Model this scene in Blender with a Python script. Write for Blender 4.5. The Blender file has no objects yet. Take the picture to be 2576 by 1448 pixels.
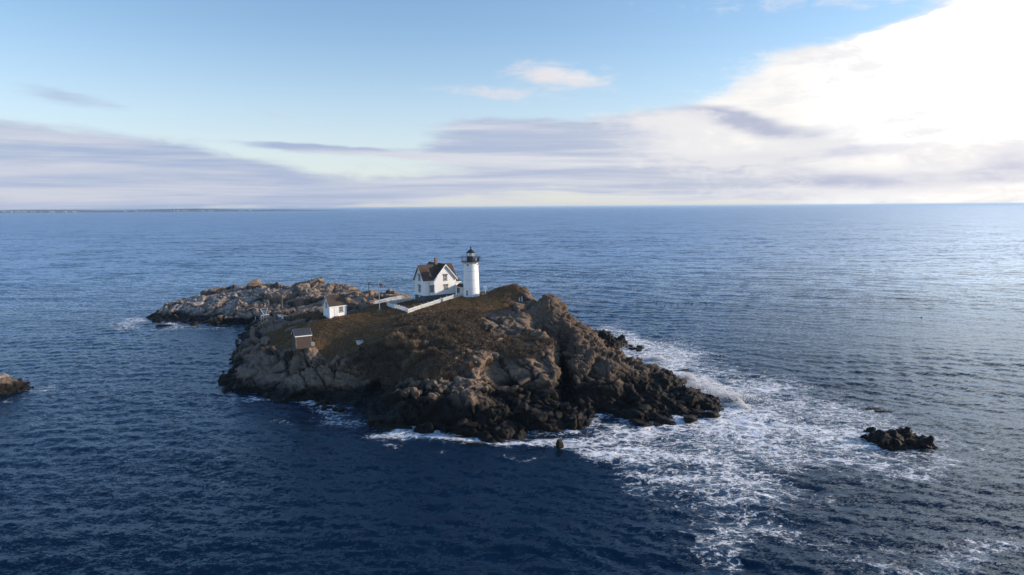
import bpy, bmesh, math, random
import numpy as np
from mathutils import Vector, Matrix, Quaternion

random.seed(7)
rng = np.random.default_rng(11)
SC = bpy.context.scene
COL = SC.collection
R = math.radians

# ------------------------------------------------------------------ camera
CAM_H, PITCH, ROLL = 38.0, R(6.75), R(0.38)
FPX, CX, CY = 1717.3, 1288.0, 724.0            # focal length and centre in a 2576 wide frame
cam = bpy.data.cameras.new('camera')
cam.sensor_width = 36.0
cam.lens = FPX / 2576 * 36.0
cam.clip_start, cam.clip_end = 1.0, 120000.0
cam_o = bpy.data.objects.new('camera', cam)
COL.objects.link(cam_o)
fwd = Vector((0, math.cos(PITCH), -math.sin(PITCH)))
up0 = Vector((0, math.sin(PITCH), math.cos(PITCH)))
rt0 = Vector((1, 0, 0))
rt = rt0 * math.cos(ROLL) - up0 * math.sin(ROLL)
up = up0 * math.cos(ROLL) + rt0 * math.sin(ROLL)
m = Matrix((rt, up, -fwd)).transposed().to_4x4()
m.translation = (0, 0, CAM_H)
cam_o.matrix_world = m
SC.cycles.diffuse_bounces = 8
SC.camera = cam_o
CAMP = Vector((0, 0, CAM_H))


def ray(px, py):
    return fwd + rt * ((px - CX) / FPX) + up * ((CY - py) / FPX)


def atz(px, py, z=0.0):
    d = ray(px, py); t = (z - CAM_H) / d.z
    return (d.x * t, d.y * t)


def aty(px, py, Y):
    d = ray(px, py); t = Y / d.y
    return Vector((d.x * t, Y, CAM_H + d.z * t))


# ------------------------------------------------------------------ sun, sky, exposure
SUN_EL, SUN_A = R(15.0), R(7.0)                # SUN_A: from +X towards +Y
sdir = Vector((math.cos(SUN_EL) * math.cos(SUN_A), math.cos(SUN_EL) * math.sin(SUN_A), math.sin(SUN_EL)))
sl = bpy.data.lights.new('sun', 'SUN')
sl.energy = 4.0
sl.angle = R(0.6)
sl.color = (1.0, 0.83, 0.66)
sun_o = bpy.data.objects.new('sun', sl)
sun_o.rotation_euler = sdir.to_track_quat('Z', 'Y').to_euler()
sun_o.location = (200, 100, 120)
COL.objects.link(sun_o)
SC.view_settings.view_transform = 'Standard'
SC.view_settings.look = 'None'
EXPO = 0.45
SC.view_settings.exposure = EXPO
SC.view_settings.gamma = 1.0


class NG:
    """tiny wrapper for building node trees"""
    def __init__(self, tree):
        self.t = tree; self.n = tree.nodes; self.l = tree.links

    def new(self, typ, **kw):
        nd = self.n.new(typ)
        for k, v in kw.items():
            setattr(nd, k, v)
        return nd

    def set(self, sock, v):
        if hasattr(v, 'is_output') or isinstance(v, bpy.types.NodeSocket):
            self.l.new(v, sock)
        else:
            sock.default_value = v

    def math(self, op, a, b=None, c=None, clamp=False):
        nd = self.new('ShaderNodeMath', operation=op, use_clamp=clamp)
        self.set(nd.inputs[0], a)
        if b is not None: self.set(nd.inputs[1], b)
        if c is not None: self.set(nd.inputs[2], c)
        return nd.outputs[0]

    def vmath(self, op, a, b=None, scale=None):
        nd = self.new('ShaderNodeVectorMath', operation=op)
        self.set(nd.inputs[0], a)
        if b is not None: self.set(nd.inputs[1], b)
        if scale is not None: self.set(nd.inputs['Scale'], scale)
        return nd.outputs[0]

    def smooth(self, x, lo, hi, t0=0.0, t1=1.0):
        nd = self.new('ShaderNodeMapRange', interpolation_type='SMOOTHSTEP')
        self.set(nd.inputs['Value'], x)
        self.set(nd.inputs['From Min'], lo); self.set(nd.inputs['From Max'], hi)
        self.set(nd.inputs['To Min'], t0); self.set(nd.inputs['To Max'], t1)
        return nd.outputs[0]

    def mix(self, f, a, b, blend='MIX'):
        nd = self.new('ShaderNodeMix', data_type='RGBA', blend_type=blend)
        self.set(nd.inputs[0], f)
        self.set(nd.inputs[6], a if not isinstance(a, tuple) else (*a, 1) if len(a) == 3 else a)
        self.set(nd.inputs[7], b if not isinstance(b, tuple) else (*b, 1) if len(b) == 3 else b)
        return nd.outputs[2]

    def noise(self, vec, scale, detail=4, rough=0.55, dist=0.0, color=False):
        nd = self.new('ShaderNodeTexNoise')
        self.set(nd.inputs['Vector'], vec)
        nd.inputs['Scale'].default_value = scale
        nd.inputs['Detail'].default_value = detail
        nd.inputs['Roughness'].default_value = rough
        nd.inputs['Distortion'].default_value = dist
        return nd.outputs['Color'] if color else nd.outputs['Fac']

    def voro(self, vec, scale, feature='F1', out='Distance', rnd=1.0):
        nd = self.new('ShaderNodeTexVoronoi', feature=feature)
        self.set(nd.inputs['Vector'], vec)
        nd.inputs['Scale'].default_value = scale
        nd.inputs['Randomness'].default_value = rnd
        return nd.outputs[out]

    def comb(self, x, y, z):
        nd = self.new('ShaderNodeCombineXYZ')
        for i, v in enumerate((x, y, z)): self.set(nd.inputs[i], v)
        return nd.outputs[0]

    def sep(self, v):
        nd = self.new('ShaderNodeSeparateXYZ'); self.set(nd.inputs[0], v)
        return nd.outputs

    def map(self, vec, loc=(0, 0, 0), rot=(0, 0, 0), scale=(1, 1, 1)):
        nd = self.new('ShaderNodeMapping')
        self.set(nd.inputs['Vector'], vec)
        nd.inputs['Location'].default_value = loc
        nd.inputs['Rotation'].default_value = rot
        nd.inputs['Scale'].default_value = scale
        return nd.outputs[0]


def build_world():
    w = bpy.data.worlds.new('World')
    SC.world = w
    w.use_nodes = True
    g = NG(w.node_tree)
    g.n.clear()
    out = g.new('ShaderNodeOutputWorld')
    bg = g.new('ShaderNodeBackground')
    g.l.new(bg.outputs[0], out.inputs[0])
    sky = g.new('ShaderNodeTexSky', sky_type='NISHITA')
    sky.sun_disc = False
    sky.sun_elevation = SUN_EL
    sky.sun_rotation = R(90) - SUN_A
    sky.altitude = 40
    sky.air_density = 1.0
    sky.dust_density = 0.6
    sky.ozone_density = 1.5
    D = g.new('ShaderNodeTexCoord').outputs['Generated']
    dx, dy, dz = g.sep(D)
    az = g.math('ARCTAN2', dx, dy)
    el = g.math('ARCSINE', dz)
    # flat cloud-layer coordinates: streaks shrink towards the horizon
    k = g.math('DIVIDE', 1.0, g.math('ADD', g.math('MAXIMUM', dz, 0.0), 0.07))
    P = g.vmath('SCALE', D, scale=k)
    wz = g.math('MULTIPLY', el, 1.0)
    A = g.comb(az, wz, 0.0)
    n_warp = g.noise(g.map(A, scale=(5, 16, 1)), 1.0, 3, 0.55, color=True)
    nw = g.vmath('SUBTRACT', n_warp, (0.5, 0.5, 0.5))
    n_fine = g.noise(g.map(A, loc=(3.1, 1.7, 0), rot=(0, 0, R(-4)), scale=(13, 62, 1)), 1.0, 8, 0.66, 0.6)
    n_bil = g.noise(g.map(A, loc=(7.7, 2.1, 0), rot=(0, 0, R(8)), scale=(26, 64, 1)), 1.0, 8, 0.62, 0.5)
    n_mid = g.noise(g.map(A, loc=(9.3, 4.7, 0), rot=(0, 0, R(-3)), scale=(3.2, 22, 1)), 1.0, 5, 0.55, 0.3)
    n_str = g.noise(g.map(A, loc=(1.3, 8.7, 0), rot=(0, 0, R(2)), scale=(2.0, 42, 1)), 1.0, 6, 0.6, 0.3)
    wx, wy, _ = g.sep(nw)
    az2 = g.math('ADD', az, g.math('MULTIPLY', wx, 0.10))
    el2 = g.math('ADD', el, g.math('MULTIPLY', wy, 0.028))

    def blob(px, py, rx, ry, rot=0.0, s=1.0):
        d = ray(px, py).normalized()
        a0, e0 = math.atan2(d.x, d.y), math.asin(d.z)
        ax = g.math('SUBTRACT', az2, a0); ey = g.math('SUBTRACT', el2, e0)
        c, sn = math.cos(R(rot)), math.sin(R(rot))
        rx_, ry_ = rx / FPX, ry / FPX
        u = g.math('ADD', g.math('MULTIPLY', ax, c / rx_), g.math('MULTIPLY', ey, sn / rx_))
        v = g.math('ADD', g.math('MULTIPLY', ax, -sn / ry_), g.math('MULTIPLY', ey, c / ry_))
        q = g.math('ADD', g.math('MULTIPLY', u, u), g.math('MULTIPLY', v, v))
        return g.math('MULTIPLY', g.math('POWER', 2.718, g.math('MULTIPLY', q, -1.0)), s)

    def total(lst):
        acc = None
        for b in lst:
            x = blob(*b)
            acc = x if acc is None else g.math('ADD', acc, x)
        return acc

    # lavender-grey stratus bands, the bright bank by the sun, and an added veil overhead
    grey = total([(40, 436, 620, 68, -3, 1.5), (480, 432, 380, 34, -7, .95), (-500, 420, 500, 100, 0, 1.5),
                  (1000, 476, 330, 20, 3, 0.95), (300, 497, 700, 17, 0, 0.85), (740, 374, 120, 11, -5, .8), (1320, 342, 240, 34, -6, .95),
                  (1000, 393, 240, 9, -3, .6), (1480, 392, 420, 46, -2, 1.5), (1900, 410, 600, 70, 0, 1.3), (190, 240, 170, 22, -8, .62),
                  (690, 288, 120, 13, -8, .58), (850, 290, 70, 8, -6, .4), (1960, 494, 330, 12, 0, .9), (1440, 478, 90, 4, 0, .5), (1745, 497, 26, 7, 0, .7),
                  (2500, 470, 500, 30, 0, 1.2), (1700, 310, 330, 45, 4, 1.2)])
    white = total([(2560, 262, 430, 105, 6, 1.7), (2150, 205, 215, 68, 22, 1.25), (2330, 118, 250, 44, 5, 1.0), (2620, 112, 260, 48, 5, 1.2), (2300, 340, 560, 62, 3, 1.05),
                   (3250, 250, 520, 160, 0, 1.9), (3800, 280, 600, 330, 0, 2.0), (4400, 200, 900, 560, 0, 1.6), (2950, -790, 800, 240, 8, 1.6),  # last one: made-up veil high overhead, added to brighten the sea's sheen
                   (1400, 186, 140, 32, -9, .86), (1230, 240, 170, 24, -3, .70), (1880, 285, 230, 50, 8, .8), (1560, 300, 210, 24, -2, .45)])
    gap = total([(2580, 168, 150, 17, 6, 3.0), (2200, 40, 260, 40, 8, .5)])
    white = g.math('SUBTRACT', white, gap)
    rag = g.math('ADD', g.math('MULTIPLY', g.math('SUBTRACT', n_fine, 0.5), 1.0), g.math('MULTIPLY', g.math('SUBTRACT', n_mid, 0.5), 0.9))
    gd = g.smooth(g.math('ADD', grey, g.math('MULTIPLY', rag, 0.75)), 0.38, 0.95)
    wd = g.smooth(g.math('ADD', white, g.math('ADD', g.math('MULTIPLY', rag, 0.70), g.math('MULTIPLY', g.math('SUBTRACT', n_bil, .5), .9))), 0.32, 0.98)
    # clear sky: physical sky, a little paler as through thin high haze
    hsv = g.new('ShaderNodeHueSaturation')
    hsv.inputs['Saturation'].default_value = 0.98
    hsv.inputs['Value'].default_value = 1.0
    g.l.new(sky.outputs[0], hsv.inputs['Color'])
    base = g.vmath('SCALE', hsv.outputs[0], scale=0.15 * 2 ** EXPO)
    base = g.vmath('MULTIPLY', base, (0.845, 0.94, 1.05))
    base = g.mix(g.smooth(el, .48, .95), base, g.vmath('MULTIPLY', base, (0.95, 1.22, 1.45)))
    glow = g.smooth(el, 0.30, 0.0)
    haze_amt = g.math('MULTIPLY', g.math('POWER', glow, 1.5), 0.62)
    base = g.mix(haze_amt, base, (0.80, 0.82, 0.90))
    # the whole sky brightens towards the sun side
    streak = g.smooth(n_str, 0.36, 0.66)
    side = g.smooth(az, -0.5, 0.75)
    gcol = g.mix(streak, (0.365, 0.45, 0.66), (0.63, 0.65, 0.75))
    gcol2 = g.mix(streak, (0.55, 0.58, 0.70), (0.92, 0.90, 0.89))
    gcol = g.mix(side, gcol, gcol2)
    c1 = g.mix(g.math('MULTIPLY', gd, 0.9), base, gcol)
    # bright bank: nearly overexposed, with faint grey undersides
    dk = total([(1830, 288, 170, 24, -14, 1.0), (1990, 335, 200, 26, -8, .55), (2330, 300, 160, 10, 6, .45), (2560, 400, 80, 30, 0, .7),
                (2100, 385, 380, 16, 2, .5), (2250, 450, 480, 20, 1, .9), (1700, 430, 350, 22, 0, .8)])
    dk = g.smooth(g.math('ADD', dk, g.math('MULTIPLY', rag, 0.6)), 0.15, 1.0)
    low = g.smooth(el, 0.16, 0.02)
    wcol = g.mix(g.math('MULTIPLY', g.math('MULTIPLY', g.math('SUBTRACT', 1.0, streak), low), 0.6), (1.02, 0.99, 0.95), (0.72, 0.73, 0.80))
    wcol = g.mix(dk, wcol, (0.50, 0.53, 0.67))
    lit = g.math('MULTIPLY', g.smooth(az, 0.36, 0.80, 0.0, 3.2), g.smooth(el, .05, .15, .12, 1.0))
    lit = g.math('ADD', 1.0, g.math('MULTIPLY', lit, g.smooth(wd, .55, 1.0)))
    wcol = g.mix(g.smooth(az, .40, .80), wcol, g.vmath('MULTIPLY', wcol, (1.06, .96, .86)))
    wcol = g.vmath('SCALE', wcol, scale=lit)
    big = g.noise(g.map(A, loc=(2.2, 6.1, 0), rot=(0, 0, R(5)), scale=(5, 17, 1)), 1.0, 6, .6, .7)
    mott = g.smooth(g.math('ADD', g.math('ADD', big, g.math('MULTIPLY', n_bil, .45)), g.math('MULTIPLY', n_str, .25)), .72, .97, 0, .85)
    wcol = g.mix(mott, wcol, (.84, .835, .86))
    dim = g.smooth(az, 0.28, 0.02)
    wcol = g.mix(g.math('MULTIPLY', dim, 0.75), wcol, (0.74, 0.73, 0.80))
    c2 = g.mix(g.math('MULTIPLY', wd, 0.97), c1, wcol)
    c2 = g.mix(g.math('MULTIPLY', g.smooth(el, -0.01, -0.05), 1.0), c2, (0.02, 0.05, 0.11))
    g.l.new(c2, bg.inputs['Color'])
    bg.inputs['Strength'].default_value = 2 ** -EXPO


build_world()

# ------------------------------------------------------------------ helpers
MATS = {}


def principled(name):
    m_ = bpy.data.materials.new(name)
    m_.use_nodes = True
    g = NG(m_.node_tree)
    b = g.n['Principled BSDF']
    return m_, g, b


def simple(name, c, rough=0.6, var=0.12, scale=3.0, bump=0.0, metal=0.0, spec=0.4, dirt=None):
    m_, g, b = principled(name)
    tc = g.new('ShaderNodeTexCoord').outputs['Object']
    n = g.noise(tc, scale, 5, 0.6)
    lo = tuple(x * (1 - var) for x in c); hi = tuple(min(1, x * (1 + var)) for x in c)
    col = g.mix(n, lo, hi)
    if dirt:
        n2 = g.noise(g.map(tc, scale=(1.3, 1.3, 0.25)), 1.6, 5, 0.65)
        col = g.mix(g.smooth(n2, 0.52, 0.75, 0, dirt[1]), col, dirt[0])
    g.l.new(col, b.inputs['Base Color'])
    b.inputs['Roughness'].default_value = rough
    b.inputs['Metallic'].default_value = metal
    b.inputs['Specular IOR Level'].default_value = spec
    if bump:
        bn = g.new('ShaderNodeBump'); bn.inputs['Strength'].default_value = bump; bn.inputs['Distance'].default_value = 0.05
        g.l.new(n, bn.inputs['Height']); g.l.new(bn.outputs[0], b.inputs['Normal'])
    MATS[name] = m_
    return m_


def tag(o, label=None, cat=None, group=None, kind=None):
    if label: o['label'] = label
    if cat: o['category'] = cat
    if group: o['group'] = group
    if kind: o['kind'] = kind
    return o


def empty(name, loc, rz=0.0):
    o = bpy.data.objects.new(name, None)
    o.empty_display_size = 0.3
    o.location = loc; o.rotation_euler = (0, 0, rz)
    COL.objects.link(o)
    return o


class MB:
    """collects shapes; build() links them as one mesh object"""
    def __init__(self):
        self.v = []; self.f = []; self.mi = []

    def add(self, verts, faces, mi=0):
        b = len(self.v)
        self.v += [tuple(p) for p in verts]
        self.f += [tuple(i + b for i in fc) for fc in faces]
        self.mi += [mi] * len(faces)
        return self

    def frame(self, o, a, b, c):            # box from a corner and three edge vectors
        o, a, b, c = map(Vector, (o, a, b, c))
        p = [o, o + a, o + a + b, o + b]
        p += [q + c for q in p]
        fs = [(3, 2, 1, 0), (4, 5, 6, 7), (0, 1, 5, 4), (1, 2, 6, 5), (2, 3, 7, 6), (3, 0, 4, 7)]
        if a.cross(b).dot(c) < 0: fs = [tuple(reversed(x)) for x in fs]
        return self.add(p, fs)

    def box(self, x0, x1, y0, y1, z0, z1):
        return self.frame((x0, y0, z0), (x1 - x0, 0, 0), (0, y1 - y0, 0), (0, 0, z1 - z0))

    def bar(self, p, q, w, h=None, upv=(0, 0, 1)):
        p, q = Vector(p), Vector(q); h = h or w
        d = (q - p); upv = Vector(upv)
        s = d.cross(upv)
        if s.length < 1e-6: s = d.cross(Vector((1, 0, 0)))
        s.normalize(); t = s.cross(d).normalized()
        return self.frame(p - s * w / 2 - t * h / 2, d, s * w, t * h)

    def tube(self, pts, r, n=8, cap=True):
        pts = [Vector(p) for p in pts]
        rs = r if isinstance(r, (list, tuple)) else [r] * len(pts)
        vs = []; fs = []
        for i, p in enumerate(pts):
            d = (pts[min(i + 1, len(pts) - 1)] - pts[max(i - 1, 0)]).normalized()
            s = d.cross(Vector((0, 0, 1)))
            if s.length < 1e-3: s = Vector((1, 0, 0))
            s.normalize(); t = s.cross(d)
            for k in range(n):
                a = 2 * math.pi * k / n
                vs.append(p + (s * math.cos(a) + t * math.sin(a)) * rs[i])
        for i in range(len(pts) - 1):
            for k in range(n):
                k2 = (k + 1) % n
                fs.append((i * n + k, i * n + k2, (i + 1) * n + k2, (i + 1) * n + k))
        if cap:
            fs.append(tuple(range(n))); fs.append(tuple(reversed(range((len(pts) - 1) * n, len(pts) * n))))
        return self.add(vs, fs)

    def lathe(self, prof, n=32, c=(0, 0), cap=True, a0=0.0):
        vs = []; fs = []
        for r_, z in prof:
            for k in range(n):
                a = a0 + 2 * math.pi * k / n
                vs.append((c[0] + r_ * math.cos(a), c[1] + r_ * math.sin(a), z))
        for i in range(len(prof) - 1):
            for k in range(n):
                k2 = (k + 1) % n
                fs.append((i * n + k, i * n + k2, (i + 1) * n + k2, (i + 1) * n + k))
        if cap:
            fs.append(tuple(reversed(range(n)))); fs.append(tuple(range((len(prof) - 1) * n, len(prof) * n)))
        return self.add(vs, fs)

    def prism(self, poly, d):               # poly: 3-D points in a plane, d: extrusion vector
        poly = [Vector(p) for p in poly]; d = Vector(d); n = len(poly)
        nn = Vector((0, 0, 0))
        for i in range(n): nn += poly[i].cross(poly[(i + 1) % n])
        fs = [tuple(range(n)), tuple(range(2 * n - 1, n - 1, -1))]
        for i in range(n):
            j = (i + 1) % n
            fs.append((j, i, i + n, j + n))
        if nn.dot(d) > 0: fs = [tuple(reversed(x)) for x in fs]
        return self.add(poly + [p + d for p in poly], fs)

    def ball(self, c, r, seg=12, rings=8, sx=1, sy=1, sz=1):
        prof = []
        vs = []; fs = []
        for i in range(rings + 1):
            th = math.pi * i / rings
            for k in range(seg):
                a = 2 * math.pi * k / seg
                vs.append((c[0] + r * sx * math.sin(th) * math.cos(a), c[1] + r * sy * math.sin(th) * math.sin(a), c[2] - r * sz * math.cos(th)))
        for i in range(rings):
            for k in range(seg):
                k2 = (k + 1) % seg
                fs.append((i * seg + k, i * seg + k2, (i + 1) * seg + k2, (i + 1) * seg + k))
        return self.add(vs, fs)

    def build(self, name, mats, parent=None, smooth=False, off=None):
        me = bpy.data.meshes.new(name)
        v = self.v
        if off is not None:
            v = [(p[0] - off[0], p[1] - off[1], p[2] - off[2]) for p in v]
        me.from_pydata(v, [], self.f)
        if not isinstance(mats, (list, tuple)): mats = [mats]
        for q in mats: me.materials.append(q)
        for p, i in zip(me.polygons, self.mi): p.material_index = i
        if smooth: me.shade_smooth()
        me.update()
        o = bpy.data.objects.new(name, me)
        COL.objects.link(o)
        if parent: o.parent = parent
        return o


def np_mesh(name, verts, faces, mat, attrs=None, smooth=False):
    """verts (N,3), faces (M,k) numpy"""
    me = bpy.data.meshes.new(name)
    k = faces.shape[1]
    me.vertices.add(len(verts)); me.vertices.foreach_set('co', np.ascontiguousarray(verts, dtype=np.float32).ravel())
    me.loops.add(faces.size); me.loops.foreach_set('vertex_index', np.ascontiguousarray(faces, dtype=np.int32).ravel())
    me.polygons.add(len(faces)); me.polygons.foreach_set('loop_start', np.arange(0, faces.size, k, dtype=np.int32))
    me.update(calc_edges=True)
    for nm, arr in (attrs or {}).items():
        a = me.attributes.new(nm, 'FLOAT', 'POINT')
        a.data.foreach_set('value', np.ascontiguousarray(arr, dtype=np.float32))
    if mat: me.materials.append(mat)
    if smooth: me.shade_smooth()
    o = bpy.data.objects.new(name, me)
    COL.objects.link(o)
    return o


def copy_tree(o, parent=None):
    c = o.copy(); COL.objects.link(c)
    if parent: c.parent = parent
    for ch in list(o.children): copy_tree(ch, c)
    return c


# ------------------------------------------------------------------ numpy noise
def hash3(i, j, k, s):
    h = (i * 73856093) ^ (j * 19349663) ^ (k * 83492791) ^ (s * 2654435761 % 2147483647)
    h = (h ^ (h >> 13)) * 1274126177 & 0x7fffffff
    h = (h ^ (h >> 16)) * 69069 & 0x7fffffff
    h = (h ^ (h >> 11)) & 0xffffff
    return h.astype(np.float32) / float(0xffffff)


def vnoise(p, s=0):
    b = np.floor(p).astype(np.int64); f = (p - b).astype(np.float32)
    f = f * f * (3 - 2 * f)
    r = 0
    for a in (0, 1):
        for c in (0, 1):
            for d in (0, 1):
                wgt = (f[:, 0] if a else 1 - f[:, 0]) * (f[:, 1] if c else 1 - f[:, 1]) * (f[:, 2] if d else 1 - f[:, 2])
                r = r + wgt * hash3(b[:, 0] + a, b[:, 1] + c, b[:, 2] + d, s)
    return r - 0.5


def fbm(p, octv=4, s=0, gain=0.5):
    r = 0; a = 1.0
    for o in range(octv):
        r = r + a * vnoise(p * (2.03 ** o) + o * 17.3, s + o); a *= gain
    return r


def cells(p, s=0, jit=0.9):
    """jittered cells: nearest cell value, edge distance, two more random numbers, offset from the centre"""
    b = np.floor(p).astype(np.int64)
    n = len(p)
    f1 = np.full(n, 9e9, np.float32); f2 = np.full(n, 9e9, np.float32)
    ids = np.zeros((n, 3), np.int64); off = np.zeros((n, 3), np.float32)
    for a in (-1, 0, 1):
        for c in (-1, 0, 1):
            for d in (-1, 0, 1):
                i, j, k = b[:, 0] + a, b[:, 1] + c, b[:, 2] + d
                q = np.stack([i + .5 + jit * (hash3(i, j, k, s) - .5), j + .5 + jit * (hash3(i, j, k, s + 1) - .5),
                              k + .5 + jit * (hash3(i, j, k, s + 2) - .5)], 1).astype(np.float32)
                df = (p - q).astype(np.float32)
                dd = np.cbrt((np.abs(df) ** 3).sum(1))
                near = dd < f1
                f2 = np.where(near, f1, np.minimum(f2, dd))
                f1 = np.where(near, dd, f1)
                off[near] = df[near]
                ids[near] = np.stack([i, j, k], 1)[near]
    r = [hash3(ids[:, 0], ids[:, 1], ids[:, 2], s + 7 + t) for t in range(4)]
    return r, f2 - f1, off


def inpoly(x, y, poly):
    res = np.zeros(x.shape, bool); n = len(poly)
    for i in range(n):
        x0, y0 = poly[i]; x1, y1 = poly[(i + 1) % n]
        c = ((y0 > y) != (y1 > y)) & (x < (x1 - x0) * (y - y0) / (y1 - y0 + 1e-12) + x0)
        res ^= c
    return res


def sdist(x, y, poly):
    """signed distance, positive inside"""
    d = np.full(x.shape, 1e9); n = len(poly)
    for i in range(n):
        ax, ay = poly[i]; bx, by = poly[(i + 1) % n]
        ex, ey = bx - ax, by - ay
        t = np.clip(((x - ax) * ex + (y - ay) * ey) / (ex * ex + ey * ey + 1e-12), 0, 1)
        d = np.minimum(d, np.hypot(x - ax - t * ex, y - ay - t * ey))
    return np.where(inpoly(x, y, poly), d, -d)

# ------------------------------------------------------------------ island terrain
W = lambda L: [atz(*q) for q in L]
COAST = W([(597, 905), (580, 935), (575, 955), (583, 985), (640, 991), (700, 1000), (760, 1011), (850, 1016), (925, 1030), (940, 1078), (1020, 1086), (1100, 1085),
           (1150, 1092), (1200, 1104), (1290, 1100), (1330, 1092), (1400, 1085), (1450, 1085), (1490, 1076), (1500, 1045), (1560, 1040),
           (1580, 1062), (1640, 1060), (1700, 1045), (1760, 1045), (1800, 1030), (1790, 1012), (1738, 986)])
COAST += [(34.8, 142), (32.5, 147.5), (29.5, 151.5), (27.2, 157), (25.8, 164), (24.5, 171), (23.5, 176), (29, 179), (31, 186), (27, 193), (20, 195), (12, 189), (6, 190), (0, 196), (-10, 203), (-22, 216), (-34, 240), (-50, 262), (-70, 274), (-95, 280),
          (-115, 275), (-128, 262), (-132, 250)]
COAST += W([(400, 790), (373, 804), (420, 808), (461, 811), (541, 819), (625, 819)]) + [(-84, 213), (-80, 200), (-76, 188), (-73, 178)]
CP = []
for q in [(1185, 745, 15.4), (1150, 748, 15.3), (1225, 740, 15.5), (1067, 757, 14.3), (1020, 788, 13.6), (1080, 765, 14.4), (975, 770, 12.8), (1035, 757, 13.6),
          (943, 765, 11.8), (1014, 753, 12.8), (955, 783, 12.3), (929, 770, 11.0), (829, 796, 11.5), (869, 793, 11.6), (765, 870, 9.3), (905, 865, 9.8),
          (880, 830, 10.8), (950, 840, 11.0), (800, 885, 8.7), (860, 890, 8.2), (920, 885, 8.5), (690, 820, 8.5), (650, 830, 7.0), (620, 850, 5.5), (700, 870, 7.5),
          (660, 900, 5.5), (625, 940, 3.0), (720, 900, 6.5), (720, 950, 3.0), (780, 920, 5.5), (830, 940, 3.5), (840, 985, 1.5), (900, 960, 3.0), (920, 1000, 1.0),
          (1000, 880, 9.3), (1000, 920, 6.5), (980, 970, 3.0), (1100, 850, 11.0), (1100, 900, 8.8), (1100, 950, 6.0), (1040, 970, 5.0), (1010, 1000, 3.8), (1000, 1050, 1.5),
          (1200, 800, 13.2), (1200, 850, 11.0), (1200, 900, 8.8), (1150, 960, 6.0), (1170, 985, 5.6), (1170, 1010, 4.8), (1180, 1060, 2.0), (1130, 1040, 2.5),
          (1250, 885, 9.0), (1250, 905, 8.0), (1250, 960, 4.5), (1260, 1000, 3.2), (1250, 1060, 1.5), (1250, 785, 13.5), (1300, 775, 13.8), (1250, 830, 11.0), (1310, 838, 10.5),
          (1330, 860, 9.6), (1400, 880, 9.0), (1390, 905, 8.2), (1320, 905, 8.3), (1320, 962, 4.3), (1390, 965, 4.2), (1380, 1000, 3.0), (1330, 1040, 1.8), (1420, 1040, 1.5), (1450, 850, 10.5), (1450, 900, 8.0),
          (1500, 900, 8.0), (1550, 920, 7.0), (1500, 960, 5.0), (1600, 960, 4.5), (1450, 960, 4.5), (1450, 1010, 2.0), (1550, 1000, 2.5), (1650, 1000, 2.5), (1620, 1040, .9),
          (1700, 1030, 1.0), (1745, 1005, 2.0), (1600, 915, 5.5), (1640, 917, 4.7), (1688, 936, 3.6), (1700, 972, 2.2), (1545, 840, 4.2), (1500, 836, 4.6), (1520, 832, 4.8), (1580, 868, 5.0), (1350, 800, 12.5), (1400, 810, 12.2), (1420, 840, 10.8),
          (491, 735, 5.5), (541, 729, 6.4), (600, 725, 7.0), (650, 719, 7.8), (716, 720, 8.0), (816, 713, 9.0), (859, 717, 9.0), (893, 726, 8.5), (936, 735, 8.8), (973, 731, 9.5), (1015, 741, 10.0), (451, 759, 3.6), (408, 778, 1.8), (500, 775, 3.0),
          (480, 792, 1.8), (600, 760, 5.0), (560, 790, 2.6), (650, 790, 3.4), (700, 770, 5.3), (800, 760, 6.8), (750, 800, 7.0), (700, 810, 7.0), (680, 800, 4.5), (900, 765, 7.8), (850, 780, 9.8), (960, 752, 10.0)]:
    x, y = atz(*q); CP.append((x, y, q[2]))
for px, py, Y in [(1300, 708, 170), (1270, 718, 171), (1322, 722, 167), (1340, 768, 165), (1370, 726, 160), (1397, 736, 160), (1412, 785, 158), (1440, 800, 155), (1480, 826, 152), (1225, 733, 176)]:
    p = aty(px, py, Y); CP.append((p.x, p.y, p.z))
CP += [(-15, 182, 14.5), (-25, 182, 13.5), (-30, 190, 12.0), (-5, 184, 15.2), (3, 180, 14), (12, 172, 6.5), (12.5, 166.5, 10.5), (20, 165, 2.5), (8, 178, 8), (5.3, 168.5, 14.6), (6, 173, 12), (15.5, 163, 6.8), (18.5, 158, 7.0), (22, 158, 4.5), (26, 152, 2.5), (30, 147, 1.5), (16.5, 170, 3)]
for x, y in COAST: CP.append((x, y, 0.15))
cc = np.array(COAST)
ctr = np.array(COAST)
nx_ = np.roll(ctr, -1, 0) - np.roll(ctr, 1, 0)
nrm = np.stack([nx_[:, 1], -nx_[:, 0]], 1); nrm /= np.linalg.norm(nrm, axis=1, keepdims=True)
for sgn in (6.0,):
    o = ctr + nrm * sgn
    bad = inpoly(o[:, 0], o[:, 1], COAST)
    for (x, y), b in zip(o, bad):
        if not b: CP.append((x, y, -3.5))
CP = np.array(CP)


def rbf_fit(P):
    n = len(P)
    d = np.hypot(P[:, None, 0] - P[None, :, 0], P[:, None, 1] - P[None, :, 1])
    K = -d + np.eye(n) * 0.6
    A = np.zeros((n + 1, n + 1)); A[:n, :n] = K; A[:n, n] = 1; A[n, :n] = 1
    b = np.zeros(n + 1); b[:n] = P[:, 2]
    return np.linalg.solve(A, b)


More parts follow.
